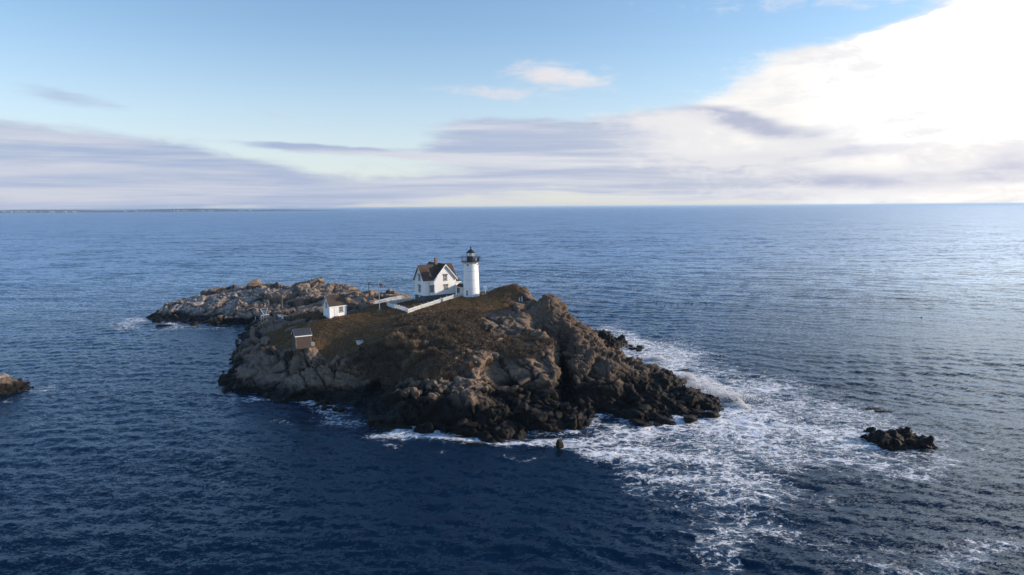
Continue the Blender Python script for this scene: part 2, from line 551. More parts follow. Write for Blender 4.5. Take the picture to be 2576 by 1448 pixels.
RW = rbf_fit(CP)
GX0, GX1, GY0, GY1, GS = -150.0, 62.0, 98.0, 300.0, 0.5
gx = np.arange(GX0, GX1 + .01, GS); gy = np.arange(GY0, GY1 + .01, GS)
XX, YY = np.meshgrid(gx, gy)
ZZ = np.zeros(XX.shape)
for i in range(len(gy)):
    d = np.hypot(XX[i][:, None] - CP[None, :, 0], YY[i][:, None] - CP[None, :, 1])
    ZZ[i] = (-d) @ RW[:-1] + RW[-1]
SD = sdist(XX, YY, COAST)
ZZ = np.where(SD < 0, np.minimum(ZZ, 0.25 + SD * 0.6), np.maximum(ZZ, np.minimum(0.2 + 0.25 * SD, 1.2)))
ZZ = np.maximum(ZZ, -4.0)


def blur(Z, k=1):
    for _ in range(k):
        P = np.pad(Z, 1, mode='edge'); Z = (P[:-2, 1:-1] + 2 * P[1:-1, 1:-1] + P[2:, 1:-1]) / 4
        P = np.pad(Z, 1, mode='edge'); Z = (P[1:-1, :-2] + 2 * P[1:-1, 1:-1] + P[1:-1, 2:]) / 4
    return Z


def seg_d(ax, ay, bx, by):
    ex, ey = bx - ax, by - ay
    t = np.clip(((XX - ax) * ex + (YY - ay) * ey) / (ex * ex + ey * ey), 0, 1)
    return np.hypot(XX - ax - t * ex, YY - ay - t * ey), t


def carve(pa, pb, wid, dep):
    global ZZ
    d, t = seg_d(*pa, *pb)
    ZZ = np.where(ZZ > 0.5, np.maximum(ZZ - dep * np.exp(-(d / wid) ** 2), 0.4), ZZ)


carve(atz(1422, 1000, 2.5), atz(1412, 850, 9.5), 1.0, 4.5)      # the deep cleft
carve(atz(1412, 850, 9.5), atz(1352, 815, 12), 1.5, 5.5)
carve(atz(1345, 825, 10.5), atz(1352, 800, 12.5), 1.6, 3.0)
carve(atz(1590, 1030, 1.0), atz(1560, 930, 6.5), .8, 2.0)
carve(atz(930, 960, 3.0), atz(890, 905, 6.5), 3.0, 1.5)
ZZ = blur(ZZ, 3)
carve(atz(1424, 1000, 2.5), atz(1416, 850, 9.5), .85, 3.5)
carve(atz(1416, 850, 9.5), atz(1350, 812, 12), 1.2, 3.5)
# tower and house pads
for (cx_, cy_, cz_, rr) in [(-10.4, 173.0, 15.35, 3.2)]:
    d = np.hypot(XX - cx_, YY - cy_)
    wgt = np.clip(1 - (d - rr) / 3.0, 0, 1)
    ZZ = ZZ * (1 - wgt) + cz_ * wgt


def hgt(x, y):
    x = np.asarray(x, float); y = np.asarray(y, float)
    u = np.clip((x - GX0) / GS, 0, len(gx) - 1.001); v = np.clip((y - GY0) / GS, 0, len(gy) - 1.001)
    i = u.astype(int); j = v.astype(int); fu = u - i; fv = v - j
    return (ZZ[j, i] * (1 - fu) * (1 - fv) + ZZ[j, i + 1] * fu * (1 - fv) + ZZ[j + 1, i] * (1 - fu) * fv + ZZ[j + 1, i + 1] * fu * fv)


def hit0(px, py):
    """camera ray against the smooth height field"""
    d = ray(px, py)
    t = np.arange(60, 330, 0.25) / d.y
    z = CAM_H + d.z * t
    h = hgt(d.x * t, d.y * t)
    k = np.argmax(z < h) if (z < h).any() else len(t) - 1
    return (d.x * t[k], d.y * t[k])


GRASS = [hit0(*q) for q in [(655, 840), (700, 826), (735, 806), (790, 815), (826, 796), (870, 792), (925, 776)]] + [(-41.5, 184), (-39, 191), (-33, 195), (-28, 194), (-12, 188), (-1, 184), (3.5, 178), (4.2, 172), (3.0, 167.5)] + \
        [hit0(*q) for q in [(1290, 762), (1300, 775), (1240, 785), (1200, 800), (1160, 850), (1080, 880), (960, 895), (900, 893), (860, 897), (800, 893), (745, 893), (700, 875)]]
BRUSH = [hit0(*q) for q in [(1010, 800), (1100, 785), (1230, 785), (1215, 830), (1230, 845), (1320, 845), (1400, 868), (1405, 893), (1330, 902), (1245, 893), (1205, 880), (1160, 905), (1120, 945),
                            (1060, 962), (1000, 968), (950, 965), (890, 930), (865, 900), (930, 882), (985, 850)]]
BRUSH2 = [hit0(*q) for q in [(640, 812), (680, 798), (740, 790), (800, 790), (812, 800), (740, 812), (690, 815)]]


def veg_masks(x, y, z):
    p = np.stack([x, y, z], 1)
    w = fbm(p * 0.35, 4, 5) * 3.2
    g_ = np.clip((sdist(x, y, GRASS) + w) / 1.2 + .3, 0, 1)
    b_ = np.clip((np.maximum(sdist(x, y, BRUSH), sdist(x, y, BRUSH2)) + w * 1.1) / 1.2 + .3, 0, 1)
    return g_, b_


def rock_disp(p, size, blockk, zs=None):
    """jointed granite: offsets of whole blocks, tilted faces, open joints; blockk 0..1 = how finely broken"""
    ca, sa = math.cos(.5), math.sin(.5)
    q = np.stack([p[:, 0] * ca - p[:, 1] * sa, p[:, 0] * sa + p[:, 1] * ca, p[:, 2] + .25 * p[:, 0]], 1)
    wv = np.stack([fbm(p * .25, 3, 21), fbm(p * .25, 3, 22), fbm(p * .25, 3, 23)], 1)
    q = q + wv * 1.5
    if zs is not None: q[:, 2] *= zs
    d = np.zeros(len(p), np.float32); joint = np.zeros(len(p), np.float32)
    brk = np.clip(.45 + 1.7 * fbm(p * .13, 2, 71), 0, 1)             # massive here, shattered there
    fault = np.clip(.55 + 1.9 * fbm(p * .21 + 9, 3, 73), .05, 1)      # joints open and close along their length
    for sc, amp, crack, cw, s in [((6.8, 4.6, 5.0), 1.6, .80, .04, 31), ((2.5, 1.7, 2.2), .85, .30, .06, 41), ((1.0, .75, .8), .34, .10, .10, 51)]:
        r_, e, off = cells(q / np.array(sc) * size, s)
        tilt = (r_[1] - .5) * off[:, 0] + (r_[2] - .5) * off[:, 1] + (r_[3] - .5) * off[:, 2]
        fine = np.maximum(blockk, brk)
        wk = 1.0 if s == 31 else (.15 + .75 * fine if s == 41 else .08 + .8 * fine * brk)
        cr = np.exp(-(e / cw) ** 2) * (.35 + .65 * fault if s == 31 else fault)
        d += wk * (amp * (r_[0] - .60) + amp * 1.9 * tilt - crack * cr)
        joint = np.maximum(joint, cr * np.minimum(wk, 1) * (1 if s == 31 else .85 if s == 41 else .45))
    bed = p[:, 2] * 1.0 + .32 * p[:, 0] - .12 * p[:, 1] + 2.2 * fbm(p * .12, 3, 81)
    fr = (bed / 1.55) % 1.0
    d += (.30 + .55 * blockk) * (fr - .5) * (.4 + .6 * brk)            # ledges along the bedding
    joint = np.maximum(joint, np.exp(-((fr - .02) / .05) ** 2) * .5 * brk)
    d = d / size ** .45 + fbm(p * 1.1, 3, 61) * .22
    return d, joint


def voxel_solid(name, X, Y, Z, zbot, vox):
    """closed solid under a height grid, remeshed into even faces so that cliffs carry detail too"""
    ny, nx = X.shape
    top = np.stack([X.ravel(), Y.ravel(), Z.ravel()], 1)
    bot = top.copy(); bot[:, 2] = zbot
    n = nx * ny
    idx = np.arange(n).reshape(ny, nx)
    a, b, c, d = idx[:-1, :-1].ravel(), idx[:-1, 1:].ravel(), idx[1:, 1:].ravel(), idx[1:, :-1].ravel()
    F = [np.stack([a, b, c, d], 1), np.stack([d, c, b, a], 1) + n]
    for e in (idx[0, :], idx[-1, ::-1], idx[::-1, 0], idx[:, -1]):
        e0, e1 = e[:-1], e[1:]
        F.append(np.stack([e1, e0, e0 + n, e1 + n], 1))
    o = np_mesh(name, np.concatenate([top, bot]), np.concatenate(F), None)
    md = o.modifiers.new('r', 'REMESH'); md.mode = 'VOXEL'; md.voxel_size = vox
    dg = bpy.context.evaluated_depsgraph_get()
    ev = o.evaluated_get(dg); me = ev.to_mesh()
    nv = len(me.vertices); V = np.zeros(nv * 3, np.float32); me.vertices.foreach_get('co', V); V = V.reshape(-1, 3)
    N = np.zeros(nv * 3, np.float32); me.vertices.foreach_get('normal', N); N = N.reshape(-1, 3)
    ls = np.zeros(len(me.loops), np.int32); me.loops.foreach_get('vertex_index', ls)
    ps = np.zeros(len(me.polygons), np.int32); me.polygons.foreach_get('loop_total', ps)
    assert (ps == 4).all()
    Q = ls.reshape(-1, 4).copy()
    ev.to_mesh_clear()
    old = o.data
    bpy.data.objects.remove(o); bpy.data.meshes.remove(old)
    zq = V[Q][:, :, 2].max(1)
    Q = Q[zq > zbot + 1.0]
    used = np.unique(Q); remap = np.full(nv, -1); remap[used] = np.arange(len(used))
    return V[used].astype(np.float64), N[used].astype(np.float64), remap[Q]


def rock_material(name, wet_top=2.3, tone=(0.195, 0.140, 0.098), guano=False, allwet=False):
    m_, g, b = principled(name)
    pos = g.new('ShaderNodeNewGeometry').outputs['Position']
    nor = g.new('ShaderNodeNewGeometry').outputs['Normal']
    px, py, pz = g.sep(pos)
    n1 = g.noise(pos, 0.22, 5, 0.6)
    n2 = g.noise(pos, 1.3, 6, 0.65)
    n3 = g.noise(pos, 7.0, 5, 0.7)
    nst = g.noise(g.map(pos, scale=(.55, .55, 0.16)), 1.0, 6, 0.65)
    c = g.mix(g.smooth(n1, .32, .68), tuple(x * .62 for x in tone), tuple(x * 1.12 for x in tone))
    c = g.mix(g.smooth(n2, .42, .68, 0, .75), c, (tone[0] * .55, tone[1] * .52, tone[2] * .50))
    c = g.mix(g.smooth(n3, .5, .72, 0, .45), c, tuple(x * 1.35 for x in tone))
    c = g.mix(g.smooth(nst, .54, .72, 0, .5), c, (.05, .042, .038))
    lic = g.noise(pos, 2.6, 4, .6)
    c = g.mix(g.smooth(lic, .60, .70, 0, .5), c, (.20, .17, .09))
    vr = g.voro(g.vmath('ADD', pos, g.vmath('SCALE', g.noise(pos, 1.5, 3, .5, color=True), scale=.9)), 0.85, 'DISTANCE_TO_EDGE')
    crk = g.smooth(vr, 0.0, .045, 1, 0)
    c = g.mix(g.math('MULTIPLY', crk, .7), c, (.03, .026, .024))
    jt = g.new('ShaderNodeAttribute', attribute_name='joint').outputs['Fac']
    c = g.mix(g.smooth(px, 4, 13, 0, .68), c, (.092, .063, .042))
    c = g.mix(g.smooth(py, 196, 214, 0, .45), c, (.32, .215, .14))  # far spit: bleached granite, with sunlit warmth mixed into its colour
    c = g.mix(g.smooth(px, -30, -42, 0, .22), c, (.24, .20, .175))
    c = g.mix(g.math('MULTIPLY', g.smooth(px, -92, -98), g.smooth(py, 190, 160, 0, .6)), c, (.15, .105, .07))
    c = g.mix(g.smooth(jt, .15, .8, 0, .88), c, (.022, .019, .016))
    veg = g.new('ShaderNodeAttribute', attribute_name='veg').outputs['Fac']
    br = g.new('ShaderNodeAttribute', attribute_name='brush').outputs['Fac']
    gcol = g.mix(g.smooth(g.noise(pos, .35, 5, .65), .35, .65), (.120, .072, .031), (.165, .100, .047))
    gcol = g.mix(g.smooth(g.noise(pos, 3.5, 5, .7), .45, .68, 0, .8), gcol, (.048, .040, .020))
    gcol = g.mix(g.smooth(g.noise(pos, .9, 4, .6), .56, .70, 0, .75), gcol, (.19, .135, .075))
    bcol = g.mix(g.noise(pos, 2.5, 5, .7), (.055, .041, .028), (.13, .096, .064))
    if guano:
        up = g.sep(nor)[2]
        gx_ = g.smooth(px, -72, -100)
        gm = g.math('MULTIPLY', g.math('MULTIPLY', g.smooth(up, .55, .95), g.smooth(g.noise(pos, .9, 5, .7), .48, .62)), gx_)
        c = g.mix(g.math('MULTIPLY', gm, .85), c, (.55, .54, .53))
    c = g.mix(g.math('MULTIPLY', veg, g.smooth(veg, .2, .7)), c, gcol)
    c = g.mix(br, c, bcol)
    zz = g.math('ADD', pz, g.math('MULTIPLY', g.math('SUBTRACT', n1, .5), -4.0))
    zz = g.math('ADD', zz, g.math('MULTIPLY', g.math('SUBTRACT', n2, .5), -1.6))
    zz = g.math('SUBTRACT', zz, g.smooth(px, -36, -22, -.5, 2.1))
    wet = g.smooth(zz, wet_top + 1.1, wet_top - .7)
    if allwet: wet = 1.0
    wcol = g.mix(g.smooth(n2, .4, .65), (.004, .0038, .0036), (.018, .0135, .0095))
    c = g.mix(wet, c, wcol)
    g.l.new(c, b.inputs['Base Color'])
    ro = g.math('SUBTRACT', .9, g.math('MULTIPLY', wet, .28))
    g.set(b.inputs['Roughness'], ro)
    g.set(b.inputs['Specular IOR Level'], g.math('SUBTRACT', .24, g.math('MULTIPLY', wet, .10)))
    h = g.math('ADD', g.math('MULTIPLY', n2, .5), g.math('MULTIPLY', n3, .22))
    h = g.math('SUBTRACT', h, g.math('MULTIPLY', crk, .22))
    bn = g.new('ShaderNodeBump'); bn.inputs['Strength'].default_value = .8; bn.inputs['Distance'].default_value = .35
    g.l.new(h, bn.inputs['Height']); g.l.new(bn.outputs[0], b.inputs['Normal'])
    MATS[name] = m_
    return m_


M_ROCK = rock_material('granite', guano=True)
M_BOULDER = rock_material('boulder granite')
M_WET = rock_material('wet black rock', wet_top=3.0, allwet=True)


def build_island():
    V, N, Q = voxel_solid('island', XX, YY, ZZ, -4.6, 0.24)
    # joints are cut along the smooth surface's normals
    g_, b_ = veg_masks(V[:, 0], V[:, 1], V[:, 2])
    steep = np.clip((0.80 - N[:, 2]) / .25, 0, 1)
    g_ = g_ * (1 - steep * .9)
    b_ = b_ * (1 - np.clip((.55 - N[:, 2]) / .2, 0, 1))
    rocky = (1 - np.maximum(g_, b_))
    s_ = np.clip((V[:, 0] - 4) / 8, 0, 1); far_ = np.clip((V[:, 1] - 200) / 12, 0, 1)
    blk = np.clip(.25 + .75 * s_ + np.where((V[:, 0] > -8) & (V[:, 0] < 12) & (V[:, 1] < 135), .3, 0), 0, 1) * (1 - .6 * far_)
    d = np.zeros(len(V)); jt = np.zeros(len(V))
    for size, wgt in ((1.0, (1 - s_) * (1 - far_)), (1.5, s_ * (1 - far_)), (.62, far_)):       # coarse slabs, the finely broken right side, the big far ledges
        k = wgt > 0
        dk, jk = rock_disp(V[k], size, blk[k])
        d[k] += wgt[k] * dk; jt[k] += wgt[k] * jk
    soft = fbm(V * .7, 4, 77) * .35 + fbm(V * 2.2, 3, 78) * .12
    amp = np.clip((V[:, 2] + 2.5) / 2.0, 0.15, 1)
    amp *= 1 - .35 * np.exp(-((V[:, 0] - 9) ** 2 + (V[:, 1] - 160) ** 2) / 64.0)
    keep = np.clip((np.hypot(V[:, 0] + 10.4, V[:, 1] - 173.0) - 2.6) / 2.0, 0, 1)     # flat ground under the tower
    dd = (d * rocky + soft * (1 - rocky) * .6 - .12 * (1 - rocky)) * amp * keep
    V2 = V + N * dd[:, None]
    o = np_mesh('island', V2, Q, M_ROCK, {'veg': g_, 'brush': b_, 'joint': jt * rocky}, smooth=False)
    tag(o, kind='structure')
    return o, V2, N, Q, g_, b_


ISLAND, IV, IN, IQ, IG, IB = build_island()
bpy.context.view_layer.update()


def hit(px, py):
    """camera ray against the finished island: where in the place a pixel of the photo lies"""
    ok, loc, nor, _ = ISLAND.ray_cast(CAMP, ray(px, py).normalized())
    return (loc, nor) if ok else (None, None)


def ground(x, y):
    ok, loc, nor, _ = ISLAND.ray_cast(Vector((x, y, 60)), Vector((0, 0, -1)))
    return loc.z if ok else 0.0

# ------------------------------------------------------------------ sea
def build_reef(name, poly, spots, zmax, vox, mat, seed):
    """low wave-washed rock standing on its own in the water"""
    xs = [p[0] for p in poly]; ys = [p[1] for p in poly]
    x = np.arange(min(xs) - 3, max(xs) + 3, .25); y = np.arange(min(ys) - 3, max(ys) + 3, .25)
    X, Y = np.meshgrid(x, y)
    sd = sdist(X, Y, poly)
    Z = np.minimum(sd * .55 - .2, zmax * .5)
    for (sx, sy, r_, h_) in spots:
        Z = np.maximum(Z, -1.5 + (h_ + 1.5) * np.exp(-((X - sx) ** 2 + (Y - sy) ** 2) / r_ ** 2))
    Z = np.maximum(Z, -1.6)
    V, N, Q = voxel_solid(name, X, Y, Z, -2.2, vox)
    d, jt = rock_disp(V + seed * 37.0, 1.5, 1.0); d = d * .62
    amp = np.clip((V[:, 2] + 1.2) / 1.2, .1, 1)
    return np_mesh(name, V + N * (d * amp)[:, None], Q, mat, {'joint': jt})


P_ = lambda px, py: atz(px, py)
reef_spots = []
for px, py, r_, h_ in [(2162, 1072, 1.8, .9), (2185, 1080, 1.6, .8), (2225, 1068, 2.0, 1.0), (2262, 1085, 1.6, .8), (2180, 1105, 1.9, 1.1), (2215, 1110, 2.2, 1.5), (2245, 1105, 2.0, 1.2), (2280, 1102, 2.0, 1.4), (2290, 1128, 1.6, 1.2),
                       (2332, 1130, 2.0, 1.6), (2245, 1130, 1.8, 1.0)]:
    x, y = P_(px, py); reef_spots.append((x, y, r_ * 1.3, h_ + .15))
REEF_POLY = W([(2150, 1068), (2235, 1064), (2290, 1080), (2345, 1118), (2348, 1138), (2280, 1138), (2180, 1118), (2200, 1095)])
reef_poly_in = W([(2230, 1100), (2280, 1098), (2285, 1110), (2230, 1115)])
REEF = build_reef('reef', reef_poly_in, reef_spots, 1.2, .16, M_WET, 1)
tag(REEF, 'low black seaweed-covered reef washed by foam, standing alone in the sea on the right', 'reef')
lx, ly = P_(15, 985)
LROCK_POLY = W([(-120, 1010), (10, 1000), (45, 988), (82, 974), (60, 966), (-20, 966), (-120, 972)])
LROCK = build_reef('shore_ledge', LROCK_POLY, [(P_(-10, 985)[0], P_(-10, 985)[1] + .5, 5.5, 3.6), (P_(-90, 990)[0], P_(-90, 990)[1], 7, 4.5), (P_(40, 978)[0], P_(40, 978)[1], 3.2, 2.2)], 3.0, .22, M_ROCK, 2)
tag(LROCK, 'low brown rock ledge sloping into the sea at the far left edge of the photo', 'rock')

FOAM = []


def foam(px, py, rx, ry, s):
    x, y = atz(px, py)
    FOAM.append((x, y, rx * y / FPX, ry * y * y / CAM_H / FPX, s))


for q in [(1560, 1062, 70, 22, 1.1), (1700, 1088, 150, 24, 1.0), (1850, 1062, 140, 24, 1.05), (1985, 1078, 120, 26, .95), (2080, 1065, 70, 22, .6), (1400, 1112, 130, 20, 1.0), (1250, 1118, 110, 15, 1.05),
          (1100, 1106, 140, 18, 1.15), (970, 1104, 55, 10, .6), (1020, 1150, 55, 14, .42), (1500, 1108, 110, 22, .85), (1580, 1150, 90, 18, .5), (1700, 1160, 150, 30, .72), (1800, 1200, 110, 28, .85), (1950, 1110, 200, 36, .6), (1850, 1300, 130, 50, .36), (2200, 1060, 160, 30, .45),
          (1690, 1225, 100, 18, .58), (1650, 1275, 40, 18, .42), (1800, 1375, 120, 36, .50), (1950, 1360, 90, 36, .38), (2260, 1142, 110, 14, .65), (2250, 1092, 95, 28, .75), (2190, 1035, 80, 14, .4),
          (1885, 1000, 130, 24, .9), (1790, 960, 65, 32, 1.0), (1745, 930, 60, 20, .7), (1650, 890, 80, 26, .9), (1590, 862, 60, 18, .9), (1560, 836, 50, 14, .7), (1720, 905, 90, 26, .6), (1850, 940, 120, 28, .42),
          (1700, 858, 70, 16, .35), (2460, 1405, 190, 44, .66), (1950, 1430, 90, 22, .5), (1620, 1165, 60, 10, .4), (2060, 1030, 120, 16, .55), (1500, 1140, 200, 14, .38),
          (850, 1030, 90, 14, .85), (740, 1012, 60, 9, .75), (900, 1060, 60, 12, .55), (660, 1000, 50, 6, .6), (690, 1000, 60, 5, .45), (880, 1050, 50, 8, .35), (355, 812, 40, 12, .75), (345, 800, 30, 6, .6), (450, 822, 60, 5, .6), (560, 823, 40, 3, .4), (420, 770, 30, 4, .35),
          (135, 968, 26, 3, .55), (20, 1004, 30, 4, .6), (70, 985, 20, 3, .5), (600, 990, 30, 4, .3), (1640, 1300, 60, 30, .3), (2300, 1330, 250, 30, .22), (1250, 1185, 60, 8, .25), (2330, 1090, 60, 30, .5), (1440, 760, 40, 10, .3),
          (1900, 1140, 260, 50, .30), (2150, 1120, 220, 36, .32), (1760, 1250, 150, 50, .34), (2050, 1400, 260, 44, .34), (2400, 1150, 160, 30, .22), (2000, 980, 200, 24, .35)]:
    foam(*q)


def build_sea():
    r0, r1 = 28.0, 52000.0
    rows = [r0]
    while rows[-1] < r1:
        r_ = rows[-1]
        st = 0.27 if r_ < 80 else min(0.0034 * r_, 0.0034 * r_ + max(0, (r_ - 500)) * .006)
        rows.append(r_ + st)
    rows = np.array(rows)
    a_in = np.arange(-40, 40.001, 0.115)
    az = np.radians(np.concatenate([np.arange(-84, -40, 2.0), a_in, np.arange(42, 85, 2.0)]))
    Rr, Az = np.meshgrid(rows, az, indexing='ij')
    X = Rr * np.sin(Az); Y = Rr * np.cos(Az)
    sp = np.maximum(np.gradient(rows)[:, None] * np.ones_like(X), Rr * R(0.115)) * 1.0
    spr = (np.gradient(rows)[:, None] * np.ones_like(X))
    x = X.ravel(); y = Y.ravel(); sp = spr.ravel()
    z = np.zeros_like(x); hx = np.zeros_like(x); hy = np.zeros_like(x)
    near = np.ones(len(x), bool)
    dist = Rr.ravel()
    lam = np.exp(rng.uniform(math.log(0.9), math.log(6.5), 62))
    lam = np.concatenate([lam, np.exp(rng.uniform(math.log(12), math.log(34), 12))])
    for i, L in enumerate(lam):
        sprd = .75 if L < 6 else .40
        th = R(-108) + rng.normal(0, sprd)            # travelling towards the camera
        k = 2 * math.pi / L
        a = 0.0185 * L / (2 * math.pi) * (1.0 if L < 12 else .5) * rng.uniform(.6, 1.3) * 1.1
        ph = rng.uniform(0, 6.28)
        lim = L / 2.6
        sel = sp < lim
        w = np.clip((lim - sp[sel]) / (lim * .5), 0, 1)
        # waves bend a little as they run in on the right
        q = k * (math.cos(th) * x[sel] + math.sin(th) * y[sel]) + ph
        q = q + .5 * np.sin(x[sel] * .031 + i) + .5 * np.sin(y[sel] * .043 + 2 * i)
        z[sel] += a * w * np.cos(q)
        hx[sel] -= a * w * math.cos(th) * np.sin(q) * .8
        hy[sel] -= a * w * math.sin(th) * np.sin(q) * .8
    group = np.zeros_like(x)
    nn = dist < 900
    pn = np.stack([x[nn] * .012, y[nn] * .02, 0 * x[nn]], 1)
    gain = np.ones_like(x); gain[nn] = 1 + 1.1 * fbm(pn, 3, 90)
    z *= gain
    # foam density
    f = np.zeros_like(x)
    nr = (dist < 420)
    xs, ys = x[nr], y[nr]
    w3 = np.stack([xs * .07, ys * .07, 0 * xs], 1)
    wx = fbm(w3, 4, 91) * 15; wy = fbm(w3, 4, 95) * 15
    ff = np.zeros_like(xs)
    for (fx, fy, rx, ry, s) in FOAM:
        ff = ff + s * np.exp(-(((xs + wx - fx) / rx) ** 2 + ((ys + wy - fy) / ry) ** 2))
    ff = 1.12 * (1 - np.exp(-ff * 1.35))
    cd = np.abs(sdist(xs, ys, COAST))
    sideW = np.clip((xs + 30) / 40, .25, 1)
    ff = np.maximum(ff, np.exp(-cd / 2.2) * .75 * np.where(ys < 200, sideW, .35))
    f[nr] = ff
    sh = np.clip(ff, 0, 1.2)
    z[nr] += sh * .16 * fbm(np.stack([xs * .5, ys * .5, 0 * xs], 1), 4, 99)
    V = np.stack([x + hx, y + hy, z], 1)
    nyr, nxr = X.shape
    idx = np.arange(nyr * nxr).reshape(nyr, nxr)
    Q = np.stack([idx[:-1, :-1].ravel(), idx[:-1, 1:].ravel(), idx[1:, 1:].ravel(), idx[1:, :-1].ravel()], 1)
    o = np_mesh('sea', V, Q, sea_material(), {'foam': f}, smooth=True)
    tag(o, kind='structure')
    return o


def sea_material():
    m_, g, b = principled('sea water')
    pos = g.new('ShaderNodeNewGeometry').outputs['Position']
    gn = g.new('ShaderNodeNewGeometry').outputs['Normal']
    px, py, pz = g.sep(pos)
    flat = g.comb(px, py, 0.0)
    d = g.vmath('LENGTH', flat)
    ln = g.new('ShaderNodeVectorMath', operation='LENGTH'); g.l.new(flat, ln.inputs[0]); dist = ln.outputs['Value']
    # ripples as slopes (crests run mostly across the view)
    def slopes(sx, sy, rot, amp, det=3):
        c = g.noise(g.map(flat, rot=(0, 0, rot), scale=(sx, sy, 1)), 1.0, det, .6, color=True)
        v = g.vmath('SUBTRACT', c, (.5, .5, .5))
        return g.vmath('MULTIPLY', v, (amp * .75, amp, 0))
    far = g.smooth(dist, 120, 700)
    s = slopes(1.1, 2.3, R(10), .80, 3)
    nearr = g.smooth(dist, 260, 70)
    s = g.vmath('ADD', s, g.vmath('SCALE', slopes(3.2, 6.6, R(-16), 1.15, 3), scale=nearr))
    s = g.vmath('ADD', s, slopes(.45, .95, R(-14), .35, 3))
    sf = slopes(.16, .36, R(4), 1.3, 5)
    s = g.vmath('ADD', s, g.vmath('SCALE', sf, scale=g.math('MULTIPLY', far, .75)))
    sg = slopes(.02, .06, R(0), .6, 4)
    s = g.vmath('ADD', s, g.vmath('SCALE', sg, scale=far))
    gust = g.smooth(g.noise(g.map(flat, scale=(.006, .02, 1)), 1.0, 4, .6), .3, .7, .75, 1.15)
    s = g.vmath('SCALE', s, scale=gust)
    nrm = g.vmath('NORMALIZE', g.vmath('ADD', gn, s))
    # water body
    bc = g.mix(g.noise(flat, .02, 3, .5), (.0008, .0090, .024), (.0014, .0125, .032))
    # foam: churned sheets, then laces and streaks where it thins out
    f = g.new('ShaderNodeAttribute', attribute_name='foam').outputs['Fac']
    wv = g.vmath('SCALE', g.vmath('SUBTRACT', g.noise(flat, .22, 4, .6, color=True), (.5, .5, .5)), scale=4.2)
    fp = g.vmath('ADD', flat, wv)
    t1 = g.noise(g.map(fp, rot=(0, 0, R(-16)), scale=(.27, .74, 1)), 1.0, 8, .66, .7)
    v1 = g.voro(g.map(fp, scale=(.34, .52, 1)), 1.0, 'DISTANCE_TO_EDGE')
    v2 = g.voro(g.map(fp, loc=(5, 3, 0), scale=(1.05, 1.6, 1)), 1.0, 'DISTANCE_TO_EDGE')
    t2 = g.noise(g.map(fp, loc=(8, 1, 0), rot=(0, 0, R(12)), scale=(1.6, 2.6, 1)), 1.0, 6, .7, .8)
    ridge = g.math('SUBTRACT', 1.0, g.math('ABSOLUTE', g.math('MULTIPLY', g.math('SUBTRACT', g.noise(g.map(fp, loc=(2, 9, 0), scale=(.5, .85, 1)), 1.0, 5, .6, .6), .5), 7.0)))
    lace = g.math('ADD', g.math('ADD', g.smooth(v1, .0, .16, .30, 0), g.smooth(v2, 0, .16, .20, 0)), g.math('MULTIPLY', g.math('MAXIMUM', ridge, 0.0), .28))
    val = g.math('ADD', g.math('ADD', g.math('MULTIPLY', g.math('SUBTRACT', t1, .5), 1.7), g.math('MULTIPLY', g.math('SUBTRACT', t2, .5), 1.5)), lace)
    thr = g.math('SUBTRACT', .80, g.math('MULTIPLY', f, .92))
    msk = g.smooth(g.math('SUBTRACT', val, thr), -.02, .50)
    msk = g.math('MULTIPLY', msk, g.smooth(f, .04, .22))
    thin = g.smooth(f, .15, 1.0, 0, .30)             # aerated milky water under the foam
    bn = g.new('ShaderNodeBump'); bn.inputs['Strength'].default_value = .8; bn.inputs['Distance'].default_value = .5
    g.l.new(g.math('MULTIPLY', msk, g.math('ADD', .5, t1)), bn.inputs['Height'])
    g.l.new(gn, bn.inputs['Normal'])
    body = g.new('ShaderNodeBsdfDiffuse'); g.l.new(g.mix(thin, bc, (.10, .20, .30)), body.inputs['Color'])
    gl = g.new('ShaderNodeBsdfGlossy'); gl.inputs['Color'].default_value = (.67, .82, 1.0, 1)
    g.set(gl.inputs['Roughness'], g.math('ADD', .14, g.math('MULTIPLY', far, .22)))
    g.l.new(nrm, gl.inputs['Normal'])
    fr = g.new('ShaderNodeFresnel'); fr.inputs['IOR'].default_value = 1.205; g.l.new(nrm, fr.inputs['Normal'])
    m1 = g.new('ShaderNodeMixShader'); g.l.new(fr.outputs[0], m1.inputs[0]); g.l.new(body.outputs[0], m1.inputs[1]); g.l.new(gl.outputs[0], m1.inputs[2])
    fo = g.new('ShaderNodeBsdfDiffuse'); fo.inputs['Color'].default_value = (.82, .84, .86, 1); g.l.new(bn.outputs[0], fo.inputs['Normal'])
    m2 = g.new('ShaderNodeMixShader'); g.l.new(g.math('MULTIPLY', msk, .94), m2.inputs[0]); g.l.new(m1.outputs[0], m2.inputs[1]); g.l.new(fo.outputs[0], m2.inputs[2])
    g.l.new(m2.outputs[0], g.n['Material Output'].inputs['Surface']); g.n.remove(b)
    return m_


SEA = build_sea()

# ------------------------------------------------------------------ materials of the built things
def clapboard(name, c=(.80, .80, .79)):
    m_, g, b = principled(name)
    tc = g.new('ShaderNodeTexCoord').outputs['Object']
    x, y, z = g.sep(tc)
    n = g.noise(tc, 2.2, 5, .6)
    st = g.noise(g.map(tc, scale=(2.5, 2.5, .3)), 1.0, 5, .65)
    col = g.mix(n, tuple(q * .93 for q in c), c)
    col = g.mix(g.smooth(st, .55, .75, 0, .35), col, (.55, .53, .49))
    g.l.new(col, b.inputs['Base Color'])
    b.inputs['Roughness'].default_value = .55
    saw = g.math('FRACT', g.math('MULTIPLY', z, 7.5))
    bn = g.new('ShaderNodeBump'); bn.inputs['Strength'].default_value = .5; bn.inputs['Distance'].default_value = .03
    bn.invert = True
    g.l.new(saw, bn.inputs['Height']); g.l.new(bn.outputs[0], b.inputs['Normal'])
    return m_


